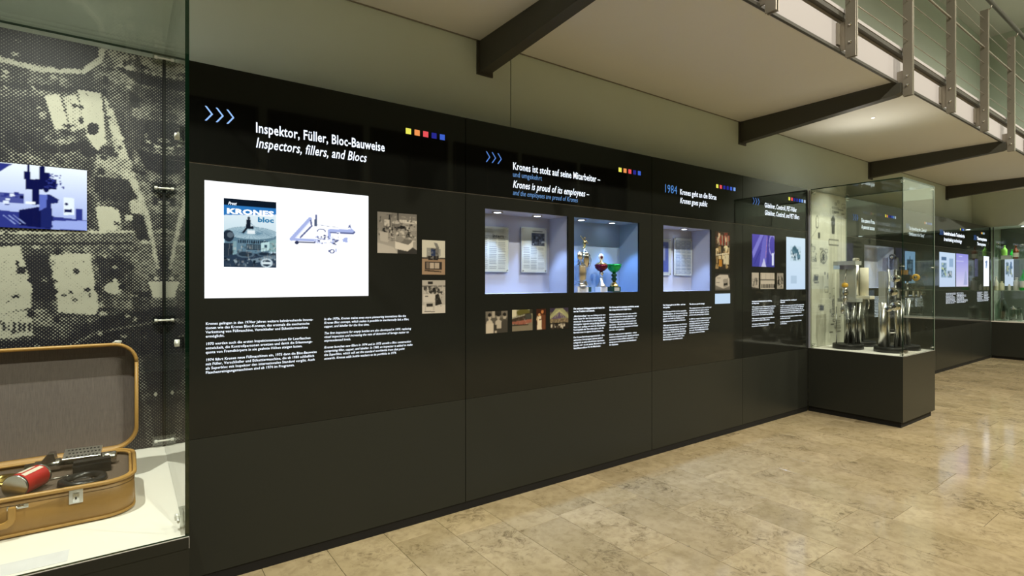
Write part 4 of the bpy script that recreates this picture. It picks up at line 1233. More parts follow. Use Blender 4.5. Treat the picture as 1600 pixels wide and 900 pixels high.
tube(bm, [(0.004, 0, 0.42), (0.03, 0.004, 0.41), (0.045, 0, 0.39)], [0.005, 0.004, 0.003], 6)
tube(bm, [(0.0, 0, 0.37), (-0.02, 0, 0.355)], [0.007, 0.004], 6)
finish('figurine', bm, M['gold'], t)

# ================================================================== SUITCASE VITRINE
M['black_seal'] = mat('black_seal', (0.004, 0.004, 0.004, 1), 0.5)
LX0, LX1, LY0, LY1 = -1.30, 0.155, 1.871, 2.998
v1 = thing('glass_vitrine', ((LX0 + LX1) / 2, (LY0 + LY1) / 2, 0), 'glass vitrine with dotted aerial photo behind an open suitcase', 'display case')
boxo('base', LX0, LX1, LY0, LY1, 0.06, 0.70, M['base'], v1)
boxo('plinth', LX0 + 0.03, LX1 - 0.03, LY0 + 0.03, LY1, 0.0, 0.06, M['plinth'], v1)
boxo('deck', LX0, LX1, LY0, LY1, 0.70, 0.735, M['deck'], v1)
boxo('deck_edge', LX0 + 0.001, LX1 - 0.001, LY0 - 0.0015, LY0 - 0.0002, 0.70, 0.7335, M['base'], v1)
GT = 2.56
pane('glass_pane', LX0, LX1, LY0 + 0.002, LY0 + 0.012, 0.736, GT, v1)
pane('glass_pane', LX1 - 0.010, LX1, LY0 + 0.013, LY1 - 0.009, 0.736, GT, v1)
pane('glass_pane', LX0, LX1, LY0 + 0.002, LY1, GT + 0.001, GT + 0.011, v1)
boxo('back_board', LX0, LX1 - 0.016, LY1 - 0.02, LY1, 0.736, 2.535, M['plinth'], v1)
boxo('seal_strip', LX1 - 0.0155, LX1 - 0.0102, LY1 - 0.034, LY1 - 0.010, 0.736, 2.535, M['black_seal'], v1)

# dotted aerial photograph, painted in plan then printed as halftone
AX0, AX1, AZ0, AZ1 = LX0, LX1 - 0.017, 0.737, 2.534
YA = LY1 - 0.0206
s = Sheet(330, 400, (112, 112, 112))
def A(*pts):
    out = []
    for x, y in pts:
        p = on_y(x, y, YA)
        out.append(((p.x - AX0) / (AX1 - AX0), (AZ1 - p.z) / (AZ1 - AZ0)))
    return out
def G(v): return (v, v, v)
s.noise(22, 16, 1); s.noise(14, 6, 2)
s.poly(A((-400, 0), (-20, 40), (150, 62), (155, 98), (130, 113), (60, 100), (-400, 40)), G(60))
s.line(A((-400, 60), (0, 92), (60, 108), (130, 112), (157, 92), (162, 66)), 0.014, G(180))
s.poly(A((163, 72), (196, 78), (214, 112), (180, 104)), G(150)); s.poly(A((180, 104), (214, 112), (258, 126), (258, 140), (215, 130)), G(66))
s.poly(A((215, 85), (258, 92), (258, 122), (225, 112)), G(150))
s.poly(A((-300, 120), (0, 128), (150, 138), (150, 146), (0, 138), (-300, 130)), G(72))
s.poly(A((-60, 150), (70, 150), (85, 200), (60, 225), (-60, 225)), G(88)); s.poly(A((70, 150), (92, 146), (108, 200), (86, 202)), G(190)); s.poly(A((98, 152), (118, 148), (138, 198), (112, 206)), G(176)); s.poly(A((122, 140), (158, 146), (165, 222), (152, 236), (136, 212)), G(196))
for i in range(26):
    rr = random.Random(i); p = A((rr.uniform(-100, 155), rr.uniform(198, 240)))[0]; s.ell(p[0], p[1], 0.014, 0.011, G(44))
s.poly(A((162, 150), (176, 168), (206, 262), (232, 330), (250, 420), (236, 420), (205, 330), (182, 250)), G(168))
s.poly(A((200, 142), (215, 148), (220, 168), (204, 168)), G(52)); s.poly(A((204, 182), (258, 192), (258, 236), (212, 226)), G(70)); s.poly(A((212, 232), (258, 244), (258, 275), (228, 264)), G(56))
s.poly(A((150, 240), (205, 250), (212, 272), (150, 270)), G(150)); s.poly(A((148, 275), (200, 280), (215, 310), (190, 318), (148, 300)), G(70)); s.poly(A((150, 323), (184, 324), (191, 361), (156, 360)), G(215)); s.poly(A((200, 332), (224, 336), (234, 376), (214, 372)), G(64))
s.poly(A((-300, 368), (0, 366), (208, 364), (206, 384), (0, 390), (-300, 394)), G(126)); s.line(A((-300, 366), (0, 364), (208, 362)), 0.004, G(210)); s.line(A((-300, 384), (208, 380)), 0.006, G(56))
s.poly(A((-40, 390), (30, 384), (50, 452), (48, 480), (-40, 500)), G(190)); s.poly(A((78, 398), (140, 396), (154, 478), (150, 492), (92, 488)), G(190)); s.poly(A((40, 400), (76, 396), (88, 470), (56, 470)), G(52))
p = A((178, 450))[0]; s.ell(p[0], p[1], 0.022, 0.014, G(230))
s.poly(A((196, 385), (236, 380), (246, 430), (212, 430)), G(130)); s.poly(A((232, 440), (258, 441), (258, 464), (240, 464)), G(215)); s.poly(A((150, 400), (190, 400), (196, 436), (158, 436)), G(74)); s.poly(A((-40, 490), (48, 486), (52, 525), (-40, 530)), G(180))
for i in range(6): s.poly(A((4 + i * 8, 504), (8 + i * 8, 504), (8 + i * 8, 518), (4 + i * 8, 518)), G(50))
s.poly(A((160, 495), (258, 480), (258, 700), (-300, 760), (-300, 540), (100, 530)), G(66)); s.line(A((110, 540), (150, 520), (258, 500)), 0.008, G(120)); s.line(A((216, 560), (230, 640), (235, 690)), 0.02, G(110)); s.clutter(60, 0.55, 0.05, 1, 0.95, [G(50), G(90), G(150), G(190)], 0.006, 0.018, 77)
rr = random.Random(90)
for _ in range(260):
    x_, y_ = rr.uniform(-60, 256), rr.uniform(50, 690)
    w_, h_ = rr.uniform(3, 12), rr.uniform(2, 8)
    q_ = A((x_, y_), (x_ + w_, y_ + 2), (x_ + w_ + 2, y_ + h_), (x_ + 1, y_ + h_))
    s.poly(q_, G(rr.choice((40, 60, 80, 150, 190, 215))), 0.6)
for _ in range(70):
    p_ = A((rr.uniform(-60, 256), rr.uniform(60, 560)))[0]
    s.ell(p_[0], p_[1], rr.uniform(0.004, 0.012), rr.uniform(0.004, 0.009), G(rr.choice((36, 50, 62))), 0.8)
s.noise(16, 3, 5)
s.a = np.clip((s.a - 112) * 1.45 + 118, 0, 255)
sheet_mesh('aerial_photo', s, (AX0, YA, AZ0), (AX1 - AX0, 0, 0), (0, 0, AZ1 - AZ0), M['halftone'], v1)
# small screen set into the aerial photograph
SX0, SX1, SZ0, SZ1 = -0.59, -0.137, 1.722, 1.985
boxo('screen_housing', SX0, SX1, YA - 0.006, YA - 0.001, SZ0, SZ1, M['plinth'], v1)
s = Sheet(180, 104, (210, 222, 250)); s.grad((235, 242, 255), (150, 164, 224))
def Sx(*pts):
    out = []
    for x, y in pts:
        p = on_y(x, y, YA - 0.006); out.append(((p.x - SX0) / (SX1 - SX0), (SZ1 - p.z) / (SZ1 - SZ0)))
    return out
NV, NB, NL = (14, 18, 70), (44, 52, 130), (150, 164, 226)
s.poly(Sx((-90, 325), (0, 328), (138, 345), (138, 360), (-90, 372)), NB); s.poly(Sx((30, 328), (80, 320), (84, 358), (30, 352)), NV); s.poly(Sx((80, 345), (138, 345), (138, 360), (80, 358)), NL)
s.poly(Sx((-90, 250), (0, 254), (20, 256), (0, 268), (-90, 300)), NB); s.rect(0, 0.46, 0.55, 0.62, NB, 0.8); s.clutter(40, 0, 0.4, 0.55, 0.66, [NV, NB, (220, 228, 250)], 0.015, 0.05, 61)
for x0_, x1_, y0_, y1_ in ((42, 46, 258, 270), (38, 47, 268, 280), (62, 70, 260, 272), (40, 88, 280, 296), (62, 78, 270, 290), (50, 62, 296, 320)):
    s.poly(Sx((x0_, y0_), (x1_, y0_), (x1_, y1_), (x0_, y1_)), NV)
for i in range(40):
    rr = random.Random(i + 400); q_ = Sx((rr.uniform(70, 100), rr.uniform(272, 298)))[0]; s.ell(q_[0], q_[1], 0.008, 0.01, NB)
s.ell(*Sx((72, 297))[0], 0.018, 0.035, NV); s.poly(Sx((64, 304), (78, 304), (92, 312), (90, 318), (80, 318), (82, 356), (64, 356)), (26, 34, 96)); s.poly(Sx((62, 304), (74, 304), (72, 324), (61, 330)), (90, 106, 190))
s.poly(Sx((99, 308), (116, 310), (116, 336), (99, 336)), (226, 234, 252)); s.ell(*Sx((104, 319))[0], 0.014, 0.022, NV); s.poly(Sx((101, 327), (113, 327), (113, 332), (101, 332)), NV); s.poly(Sx((118, 326), (129, 327), (129, 344), (118, 344)), NB)
for i in range(3): s.line(Sx((5 + i * 8, 336), (24 + i * 8, 350)), 0.006, NL)
s.rect(0.56, 0.58, 0.63, 0.62, (236, 242, 255))
sheet_mesh('screen', s, (SX0, YA - 0.0066, SZ0), (SX1 - SX0, 0, 0), (0, 0, SZ1 - SZ0), M['glow_hot'], v1)


M['nickel'] = mat('bright_satin_nickel', (0.78, 0.78, 0.74, 1), 0.3, metal=0.2)
M['acrylic'] = pane_mat('clear_acrylic', (0.86, 0.88, 0.86, 1), 0.12)
def clamp(parent, c, axis, kind='corner'):
    """glass clamp: clear acrylic block with a polished pin through it"""
    x, y, z = c
    bm = bmesh.new()
    if axis == 'x': box(bm, x - 0.008, x + 0.004, y - 0.035, y + 0.035, z - 0.022, z + 0.022)
    else: box(bm, x - 0.035, x + 0.035, y - 0.006, y + 0.006, z - 0.022, z + 0.022)
    k = finish('glass_clamp', bm, M['acrylic'], parent, True)
    bm = bmesh.new()
    if axis == 'x':
        tube(bm, [(x - 0.012, y - 0.032, z), (x - 0.012, y + 0.028, z)], 0.004, 8)
        lathe(bm, [(0.0, -0.008), (0.011, -0.006), (0.011, 0.006), (0.0, 0.008)], 12, (x - 0.012, y + 0.012, z), axis='x')
    else:
        tube(bm, [(x - 0.028, y - 0.009, z), (x + 0.028, y - 0.009, z)], 0.004, 8)
        lathe(bm, [(0.0, -0.006), (0.007, -0.006), (0.007, 0.006), (0.0, 0.006)], 12, (x + 0.022, y - 0.009, z), axis='x')
        lathe(bm, [(0.0, -0.006), (0.007, -0.006), (0.007, 0.006), (0.0, 0.006)], 12, (x - 0.022, y - 0.009, z), axis='x')
    finish('pin', bm, M['nickel'], k, True)


for z in (2.535, 1.934, 1.322, 0.765):
    clamp(v1, (LX1 - 0.020, LY1 - 0.034, z), 'y')
for z in (1.952, 1.310, 0.775):
    clamp(v1, (LX1 - 0.014, LY0 + 0.074 if z > 1 else LY0 + 0.06, z), 'x')
boxo('caption_card', -0.62, -0.13, LY0 + 0.03, LY0 + 0.11, 0.7352, 0.7358, M['lightbox_card'] if 'lightbox_card' in M else M['marble_white'], v1)

# ---------------- suitcase
M['leather'] = mat('tan_leather', (0.30, 0.165, 0.045, 1), 0.42, noise=0.22, scale=9, bump=0.25)
M['leather_trim'] = mat('ochre_leather_trim', (0.42, 0.235, 0.06, 1), 0.38, noise=0.12, scale=30)
M['felt'] = mat('brown_felt', (0.105, 0.075, 0.055, 1), 0.95, noise=0.35, scale=220, bump=0.5)
M['lining'] = mat('grey_lining_fabric', (0.15, 0.125, 0.12, 1), 0.9, noise=0.35, scale=60, stretch=(6, 1, 0.5), bump=0.3)
M['stitch'] = mat('dark_stitching', (0.07, 0.035, 0.012, 1), 0.8)
CX0, CX1, CY0, CY1 = -0.60, 0.024, 2.165, 2.565
ZD = 0.7355
case = thing('suitcase', ((CX0 + CX1) / 2, (CY0 + CY1) / 2, ZD), 'open tan leather suitcase holding machine parts', 'suitcase')
ox, oy = case.location.x, case.location.y


def rrect(x0, x1, y0, y1, r, n=8):
    P = []
    for cx, cy, a0 in ((x1 - r, y1 - r, 0), (x0 + r, y1 - r, 90), (x0 + r, y0 + r, 180), (x1 - r, y0 + r, 270)):
        for i in range(n + 1):
            a = math.radians(a0 + 90 * i / n)
            P.append((cx + r * math.cos(a), cy + r * math.sin(a)))
    return P


def loft(bm, loops, close=True):
    R = [[bm.verts.new(p) for p in lp] for lp in loops]
    n = len(R[0])
    for a, b in zip(R[:-1], R[1:]):
        for i in range(n):
            j = (i + 1) % n
            f = bm.faces.new((a[i], a[j], b[j], b[i])); f.smooth = True
    return R


W2, D2_ = (CX1 - CX0) / 2, (CY1 - CY0) / 2
def ring_xy(inset, z, r=0.085):
    return [(x, y, z) for x, y in rrect(-W2 + inset, W2 - inset, -D2_ + inset, D2_ - inset, max(r - inset, 0.01))]
bm = bmesh.new()
R = loft(bm, [ring_xy(0.012, 0.0), ring_xy(0.003, 0.006), ring_xy(0.0, 0.03), ring_xy(0.0, 0.112), ring_xy(0.008, 0.114), ring_xy(0.008, 0.09)])
bm.faces.new(list(reversed(R[0]))); bm.faces.new(R[-1])
body = finish('body', bm, M['leather'], case)
for inset, z, r, m_ in ((-0.001, 0.118, 0.0065, 'leather_trim'), (0.011, 0.1165, 0.005, 'leather_trim'), (0.001, 0.008, 0.005, 'leather_trim')):
    lp = ring_xy(inset, z); tubeo('piping', lp + [lp[0]], r, M[m_], body, False, 8)
lp = ring_xy(-0.0005, 0.098); tubeo('stitching', lp + [lp[0]], 0.0008, M['stitch'], body, False, 4)
bm = bmesh.new(); bm.faces.new([bm.verts.new(p) for p in ring_xy(0.0085, 0.104)])
finish('felt_insert', bm, M['felt'], case)
# lid, hinged along the back and leaning slightly
LH, LD = 0.405, 0.06
lean = math.radians(6)
def lidp(x, h, d):   # h up along the lid, d to the back of the lid
    return (x, D2_ + 0.0 + d * math.cos(lean) + h * math.sin(lean), 0.118 + h * math.cos(lean) - d * math.sin(lean))
def ring_lid(inset, d, r=0.075):
    return [lidp(x, y, d) for x, y in rrect(-W2 - 0.004 + inset, W2 + 0.012 - inset, inset + 0.002, LH - inset, max(r - inset, 0.01))]
bm = bmesh.new()
R = loft(bm, [ring_lid(0.010, LD), ring_lid(0.002, LD - 0.006), ring_lid(0.0, LD - 0.03), ring_lid(0.0, 0.006), ring_lid(0.007, 0.004), ring_lid(0.008, 0.05)])
bm.faces.new(R[0])
bmesh.ops.recalc_face_normals(bm, faces=bm.faces)
lid = finish('lid', bm, M['leather'], case)
lp = ring_lid(0.001, 0.003); tubeo('piping', lp + [lp[0]], 0.0065, M['leather_trim'], lid, False, 8)
lp = ring_lid(0.002, LD - 0.004); tubeo('piping', lp + [lp[0]], 0.005, M['leather_trim'], lid, False, 8)
bm = bmesh.new(); bm.faces.new(list(reversed([bm.verts.new(p) for p in ring_lid(0.0085, 0.046)])))
finish('lining', bm, M['lining'], lid)
# latches, handle
for lx in (on_y(119, 778, CY0).x - ox, -0.56 - ox):
    bm = bmesh.new(); box(bm, lx - 0.017, lx + 0.017, -D2_ - 0.004, -D2_ + 0.001, 0.070, 0.112)
    lt = finish('latch', bm, M['silver'], case, bevel=0.0015)
    bm = bmesh.new(); box(bm, lx - 0.008, lx + 0.008, -D2_ - 0.007, -D2_ - 0.0035, 0.074, 0.102)
    finish('lock_plate', bm, M['chrome'], lt, bevel=0.001)
    boxo('keyhole', lx - 0.002, lx + 0.002, -D2_ - 0.0076, -D2_ - 0.0069, 0.083, 0.091, M['plinth'], lt, False)
hx = [-0.44 - ox, on_y(28, 790, CY0).x - ox]
for x in hx:
    bm = bmesh.new(); box(bm, x - 0.024, x + 0.024, -D2_ - 0.003, -D2_ + 0.001, 0.085, 0.097)
    hp = finish('handle_plate', bm, M['chrome'], case, bevel=0.001)
    tubeo('loop', [(x - 0.012, -D2_ - 0.002, 0.093), (x - 0.012, -D2_ - 0.010, 0.093), (x + 0.012, -D2_ - 0.010, 0.093), (x + 0.012, -D2_ - 0.002, 0.093)], 0.0025, M['chrome'], hp, False, 6)
bm = bmesh.new()
xa, xb = hx
path = [(xb - 0.003, 0.097), (xb - 0.003, 0.060), (xb - 0.008, 0.046), (xb - 0.022, 0.037), ((xa + xb) / 2, 0.033), (xa + 0.022, 0.037), (xa + 0.008, 0.046), (xa + 0.003, 0.060), (xa + 0.003, 0.097)]
inner = [(xb - 0.021, 0.097), (xb - 0.021, 0.062), (xb - 0.026, 0.057), (xb - 0.034, 0.054), ((xa + xb) / 2, 0.050), (xa + 0.034, 0.054), (xa + 0.026, 0.057), (xa + 0.021, 0.062), (xa + 0.021, 0.097)]
L_ = []
for yv in (-D2_ - 0.018, -D2_ - 0.008):
    L_.append(([bm.verts.new((x, yv, z)) for x, z in path], [bm.verts.new((x, yv, z)) for x, z in inner]))
n = len(path)
for i in range(n - 1):
    bm.faces.new((L_[0][0][i], L_[0][0][i + 1], L_[0][1][i + 1], L_[0][1][i]))
    bm.faces.new((L_[1][0][i + 1], L_[1][0][i], L_[1][1][i], L_[1][1][i + 1]))
    bm.faces.new((L_[0][0][i + 1], L_[0][0][i], L_[1][0][i], L_[1][0][i + 1]))
    bm.faces.new((L_[0][1][i], L_[0][1][i + 1], L_[1][1][i + 1], L_[1][1][i]))
for i in (0, n - 1):
    bm.faces.new((L_[0][0][i], L_[0][1][i], L_[1][1][i], L_[1][0][i]))
bmesh.ops.recalc_face_normals(bm, faces=bm.faces)
finish('handle', bm, M['leather_trim'], case, bevel=0.003)
lx = W2 - 0.055
bm = bmesh.new()
p = lidp(lx, LH, 0.02); box(bm, p[0] - 0.016, p[0] + 0.016, p[1] - 0.014, p[1] + 0.010, p[2] - 0.001, p[2] + 0.005)
tube(bm, [(p[0] - 0.010, p[1] - 0.012, p[2] + 0.004), (p[0], p[1] - 0.014, p[2] + 0.012), (p[0] + 0.018, p[1] - 0.012, p[2] + 0.010)], 0.0045, 6)
finish('lid_catch', bm, M['nickel'], lid)

# ---------------- things inside the suitcase
ZF = ZD + 0.1045
M['iron'] = mat('machined_steel', (0.52, 0.51, 0.48, 1), 0.24, metal=1.0, noise=0.15, scale=60)
M['black_plastic'] = mat('black_plastic', (0.012, 0.012, 0.012, 1), 0.28)
M['brass'] = mat('worn_brass', (0.50, 0.36, 0.10, 1), 0.28, metal=1.0, noise=0.25, scale=50)
pt = thing('gripper_tool', (-0.155, 2.445, ZF), 'long steel gripper tool with perforated plate in the suitcase', 'tool', rotz=math.radians(-6))
latheo('barrel', [(0.0, -0.125), (0.013, -0.125), (0.014, -0.100), (0.018, -0.098), (0.018, -0.075), (0.021, -0.073), (0.021, -0.03), (0.017, -0.028), (0.017, 0.075), (0.022, 0.077), (0.022, 0.125), (0.018, 0.128), (0.0, 0.128)], M['iron'], pt, (0, 0, 0.022), 24, 'x')
bm = bmesh.new()
box(bm, -0.022, 0.085, -0.030, 0.028, 0.048, 0.055)
bmesh.ops.rotate(bm, cent=(0.03, 0, 0.05), matrix=Matrix.Rotation(math.radians(22), 3, 'X'), verts=bm.verts)
pl = finish('perforated_plate', bm, M['silver'], pt, bevel=0.001)
rot = Matrix.Rotation(math.radians(22), 3, 'X')
for i in range(9):
    for j in range(3):
        q_ = rot @ Vector((0, -0.020 + j * 0.018, 0.0055)) + Vector((-0.010 + i * 0.0105 + (j % 2) * 0.005, 0, 0.05))
        bm = bmesh.new(); lathe(bm, [(0.0036, -0.0002), (0.0034, 0.0006), (0.0, 0.0006)], 8, q_); bmesh.ops.remove_doubles(bm, verts=bm.verts, dist=1e-7)
        bmesh.ops.rotate(bm, cent=q_, matrix=rot, verts=bm.verts)
        finish('hole', bm, M['black_plastic'], pl)
bm = bmesh.new()
v = [bm.verts.new(c) for c in ((-0.085, -0.02, 0.035), (-0.04, -0.02, 0.04), (-0.045, -0.02, 0.066), (-0.062, -0.02, 0.066), (-0.085, 0.015, 0.035), (-0.04, 0.015, 0.04), (-0.045, 0.015, 0.066), (-0.062, 0.015, 0.066))]
for q_ in ((0, 1, 2, 3), (7, 6, 5, 4), (0, 4, 5, 1), (1, 5, 6, 2), (2, 6, 7, 3), (3, 7, 4, 0)): bm.faces.new([v[i] for i in q_])
bmesh.ops.recalc_face_normals(bm, faces=bm.faces)
finish('jaw', bm, M['iron'], pt, bevel=0.0015)
bm = bmesh.new()
for xx in (-0.012, 0.028, 0.068): tube(bm, [(xx, -0.026, 0.03), (xx, -0.017, 0.034)], 0.005, 8)
finish('screw', bm, M['black_plastic'], pt)
bb = thing('black_block', (-0.095, 2.362, ZF), 'black plastic block lying in front of the steel gripper tool', 'machine part', rotz=math.radians(4))
bm = bmesh.new(); box(bm, -0.052, 0.052, -0.026, 0.026, 0, 0.032); finish('body', bm, M['black_plastic'], bb, bevel=0.0015)
bm = bmesh.new(); box(bm, -0.050, 0.052, -0.006, 0.028, 0.0325, 0.041); finish('cover', bm, M['black_plastic'], bb, bevel=0.0015)

M['tin_red'] = mat('red_label_paint', (0.50, 0.025, 0.02, 1), 0.35)
M['tin_white'] = mat('cream_label_paint', (0.72, 0.66, 0.55, 1), 0.4)
can = thing('tin_can', (-0.250, 2.250, ZF + 0.036), 'small tin with red and cream label lying in the suitcase', 'tin', rotz=math.radians(63))
latheo('body', [(0.034, -0.055), (0.0355, -0.053), (0.0355, -0.050), (0.034, -0.048), (0.034, 0.048), (0.0355, 0.050), (0.0355, 0.053), (0.034, 0.055)], M['iron'], can, (0, 0, 0), 28, 'x')
bm = bmesh.new(); lathe(bm, [(0.0345, -0.046), (0.0345, 0.046)], 28, (0, 0, 0), axis='x')
bm.faces.ensure_lookup_table()
for f in [f for f in bm.faces if len(f.verts) > 4]: bm.faces.remove(f)
lb = finish('label', bm, M['tin_red'], can)
bm = bmesh.new()
for a0, a1, x0_, x1_ in ((50, 95, -0.028, 0.030), (10, 35, -0.04, -0.012), (105, 125, -0.040, 0.04)):
    prev = None
    for i in range(7):
        a = math.radians(a0 + (a1 - a0) * i / 6)
        cur = [bm.verts.new((x, 0.035 * math.cos(a), 0.035 * math.sin(a))) for x in (x0_, x1_)]
        if prev: bm.faces.new((prev[0], cur[0], cur[1], prev[1]))
        prev = cur
bmesh.ops.recalc_face_normals(bm, faces=bm.faces)
finish('label_field', bm, M['tin_white'], lb)
latheo('end_cap', [(0.0, -0.0535), (0.030, -0.0535), (0.033, -0.0525)], M['steel_post'], can, (0, 0, 0), 28, 'x')
latheo('red_seal', [(0.0, -0.0545), (0.013, -0.0545), (0.014, -0.0537)], M['tin_red'], can, (0.0, -0.006, -0.008), 20, 'x')


def ringp(R_, prof, seg=36):
    return [(R_ + a, b) for a, b in prof]


rg = thing('rubber_ring', (-0.115, 2.262, ZF), 'glossy black rubber ring in front of the black block', 'ring')
bm = bmesh.new(); lathe(bm, ringp(0.052, [(-0.012, 0.004), (-0.010, 0.014), (0.0, 0.019), (0.012, 0.014), (0.014, 0.002), (0.010, 0.0), (-0.010, 0.0), (-0.012, 0.004)]), 40)
for f in [f for f in bm.faces if len(f.verts) > 4]: bm.faces.remove(f)
finish('rim', bm, M['black_plastic'], rg)
latheo('hub', [(0.026, 0.0), (0.026, 0.008), (0.018, 0.010), (0.0, 0.010)], M['iron'], rg)
bd = thing('brass_disc', (-0.335, 2.42, ZF), 'round brass disc with a hole beside the steel gripper tool', 'disc')
bm = bmesh.new(); lathe(bm, [(0.016, 0.0), (0.056, 0.0), (0.058, 0.006), (0.050, 0.010), (0.045, 0.007), (0.026, 0.007), (0.022, 0.014), (0.016, 0.014), (0.016, 0.0)], 40)
for f in [f for f in bm.faces if len(f.verts) > 4]: bm.faces.remove(f)
finish('disc', bm, M['brass'], bd)
wd = thing('toothed_wheel', (-0.375, 2.275, ZF), 'dark toothed wheel with steel hub beside the red tin', 'gear wheel')
bm = bmesh.new()
for lo, hi in ((0.0, 0.014),):
    P = []
    for i in range(48):
        a = 2 * math.pi * i / 48; r_ = 0.055 if (i // 2) % 2 else 0.049
        P.append((r_ * math.cos(a), r_ * math.sin(a)))
    A0 = [bm.verts.new((x, y, lo)) for x, y in P]; A1 = [bm.verts.new((x, y, hi)) for x, y in P]
    bm.faces.new(list(reversed(A0))); bm.faces.new(A1)
    for i in range(48): bm.faces.new((A0[i], A0[(i + 1) % 48], A1[(i + 1) % 48], A1[i]))
finish('toothed_rim', bm, M['black_plastic'], wd)
latheo('hub', [(0.032, 0.0142), (0.030, 0.020), (0.014, 0.021), (0.012, 0.026), (0.0, 0.026)], M['iron'], wd)
sp = thing('small_spanner', (-0.185, 2.345, ZF), 'tiny steel spanner on the felt behind the red tin', 'spanner', rotz=math.radians(15))
bm = bmesh.new(); tube(bm, [(-0.026, 0, 0.003), (0.024, 0, 0.003)], 0.0025, 8); lathe(bm, [(0.003, 0.0), (0.007, 0.001), (0.007, 0.005), (0.003, 0.006)], 12, (0.026, 0, 0)); lathe(bm, [(0.003, 0.0), (0.009, 0.001), (0.009, 0.005), (0.003, 0.006)], 12, (-0.03, 0, 0))
finish('shaft', bm, M['iron'], sp)

# ================================================================== VALVE CASE
RX0, RX1, RY0, RY1 = 6.432, 7.368, 2.09, DW - 0.001
v2 = thing('glass_case', ((RX0 + RX1) / 2, (RY0 + RY1) / 2, 0), 'freestanding glass case with filling valves on a dark plinth', 'display case')
boxo('base', RX0, RX1, RY0, RY1, 0.06, 0.715, M['base'], v2)
boxo('plinth', RX0 + 0.018, RX1 - 0.05, RY0 + 0.022, RY1, 0.0, 0.06, M['plinth'], v2)
boxo('deck', RX0, RX1, RY0, RY1, 0.715, 0.735, M['deck'], v2)
boxo('deck_edge', RX0 - 0.0015, RX0 - 0.0002, RY0, RY1, 0.715, 0.7335, M['base'], v2)
boxo('deck_edge', RX0, RX1, RY0 - 0.0015, RY0 - 0.0002, 0.715, 0.7335, M['base'], v2)
G2 = 2.562
pane('glass_pane', RX0 + 0.002, RX0 + 0.012, RY0 + 0.002, RY1 - 0.03, 0.736, G2, v2)
pane('glass_pane', RX0 + 0.013, RX1 - 0.013, RY0 + 0.002, RY0 + 0.012, 0.736, G2, v2)
pane('glass_pane', RX1 - 0.012, RX1 - 0.002, RY0 + 0.002, RY1 - 0.03, 0.736, G2, v2, 'edge_light')
pane('glass_pane', RX0 + 0.002, RX1 - 0.002, RY0 + 0.002, RY1 - 0.03, G2 + 0.001, G2 + 0.011, v2)
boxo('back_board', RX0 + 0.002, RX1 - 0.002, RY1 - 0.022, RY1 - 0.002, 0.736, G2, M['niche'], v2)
# technical drawings printed on the back board
s = Sheet(120, 230, (196, 198, 182)); s.noise(5, 10, 3)
LN = (96, 98, 92)
def drw(x, y, w_, h_, n, seed):
    r = random.Random(seed)
    s.rect(x, y, x + w_, y + h_, (186, 188, 172))
    for _ in range(n):
        a, b = x + r.random() * w_, y + r.random() * h_
        c, d = min(x + w_, a + r.random() * w_ * 0.5), min(y + h_, b + r.random() * h_ * 0.3)
        s.line([(a, b), (c, b), (c, d), (a, d), (a, b)], 0.009, LN if r.random() < 0.7 else (40, 42, 40))
for i in range(12): s.line([(0.5 + i * 0.04, 0.05 + (i % 3) * 0.04), (0.5 + i * 0.04, 0.85)], 0.006, (140, 142, 132))
s.poly([(0.56, 0.16), (0.62, 0.13), (0.68, 0.16), (0.66, 0.26), (0.58, 0.26)], (70, 72, 70)); s.line([(0.62, 0.12), (0.62, 0.34)], 0.014, (60, 62, 60)); s.line([(0.5, 0.30), (0.78, 0.30), (0.78, 0.335), (0.5, 0.335), (0.5, 0.30)], 0.010, LN)
drw(0.58, 0.03, 0.4, 0.09, 10, 1); drw(0.02, 0.34, 0.14, 0.11, 12, 2); drw(0.24, 0.36, 0.22, 0.12, 5, 3)
s.ring(0.35, 0.42, 0.09, 0.045, 0.2, LN); s.ell(0.35, 0.42, 0.03, 0.02, (50, 52, 50)); s.ring(0.35, 0.42, 0.055, 0.028, 0.2, LN)
drw(0.06, 0.53, 0.16, 0.06, 12, 4); s.rect(0.10, 0.545, 0.2, 0.575, (60, 62, 60)); s.ring(0.36, 0.57, 0.07, 0.035, 0.15, LN); drw(0.24, 0.52, 0.24, 0.13, 4, 5)
drw(0.50, 0.62, 0.16, 0.30, 22, 6); drw(0.20, 0.73, 0.18, 0.04, 8, 7); s.rect(0.26, 0.735, 0.36, 0.77, (70, 74, 84)); drw(0.50, 0.80, 0.34, 0.12, 14, 8)
s.line([(0.15, 0.23), (0.15, 0.17), (0.18, 0.15), (0.21, 0.17), (0.21, 0.23), (0.15, 0.23)], 0.01, LN); s.rect(0.20, 0.26, 0.26, 0.30, (80, 82, 80)); s.line([(0.03, 0.30), (0.22, 0.22)], 0.006, LN)
for i in range(8): s.rect(0.04 + (i % 4) * 0.05, 0.49 + (i // 4) * 0.11, 0.06 + (i % 4) * 0.05, 0.496 + (i // 4) * 0.11, (80, 82, 80))
sheet_mesh('technical_drawing', s, (RX0 + 0.003, RY1 - 0.0228, 0.737), (RX1 - RX0 - 0.006, 0, 0), (0, 0, G2 - 0.738), M['print'], v2)
for z in (0.765, 1.66, 2.535):
    for cx, cy, ax in ((RX0 + 0.03, RY0 + 0.022, 'y'), (RX1 - 0.03, RY0 + 0.022, 'y'), (RX1 - 0.03, RY1 - 0.045, 'y'), (RX0 + 0.03, RY1 - 0.045, 'y')):
        if z == 1.66 and cx < RX0 + 0.1 and cy > 2.5: continue
        clamp(v2, (cx, cy, z), ax)

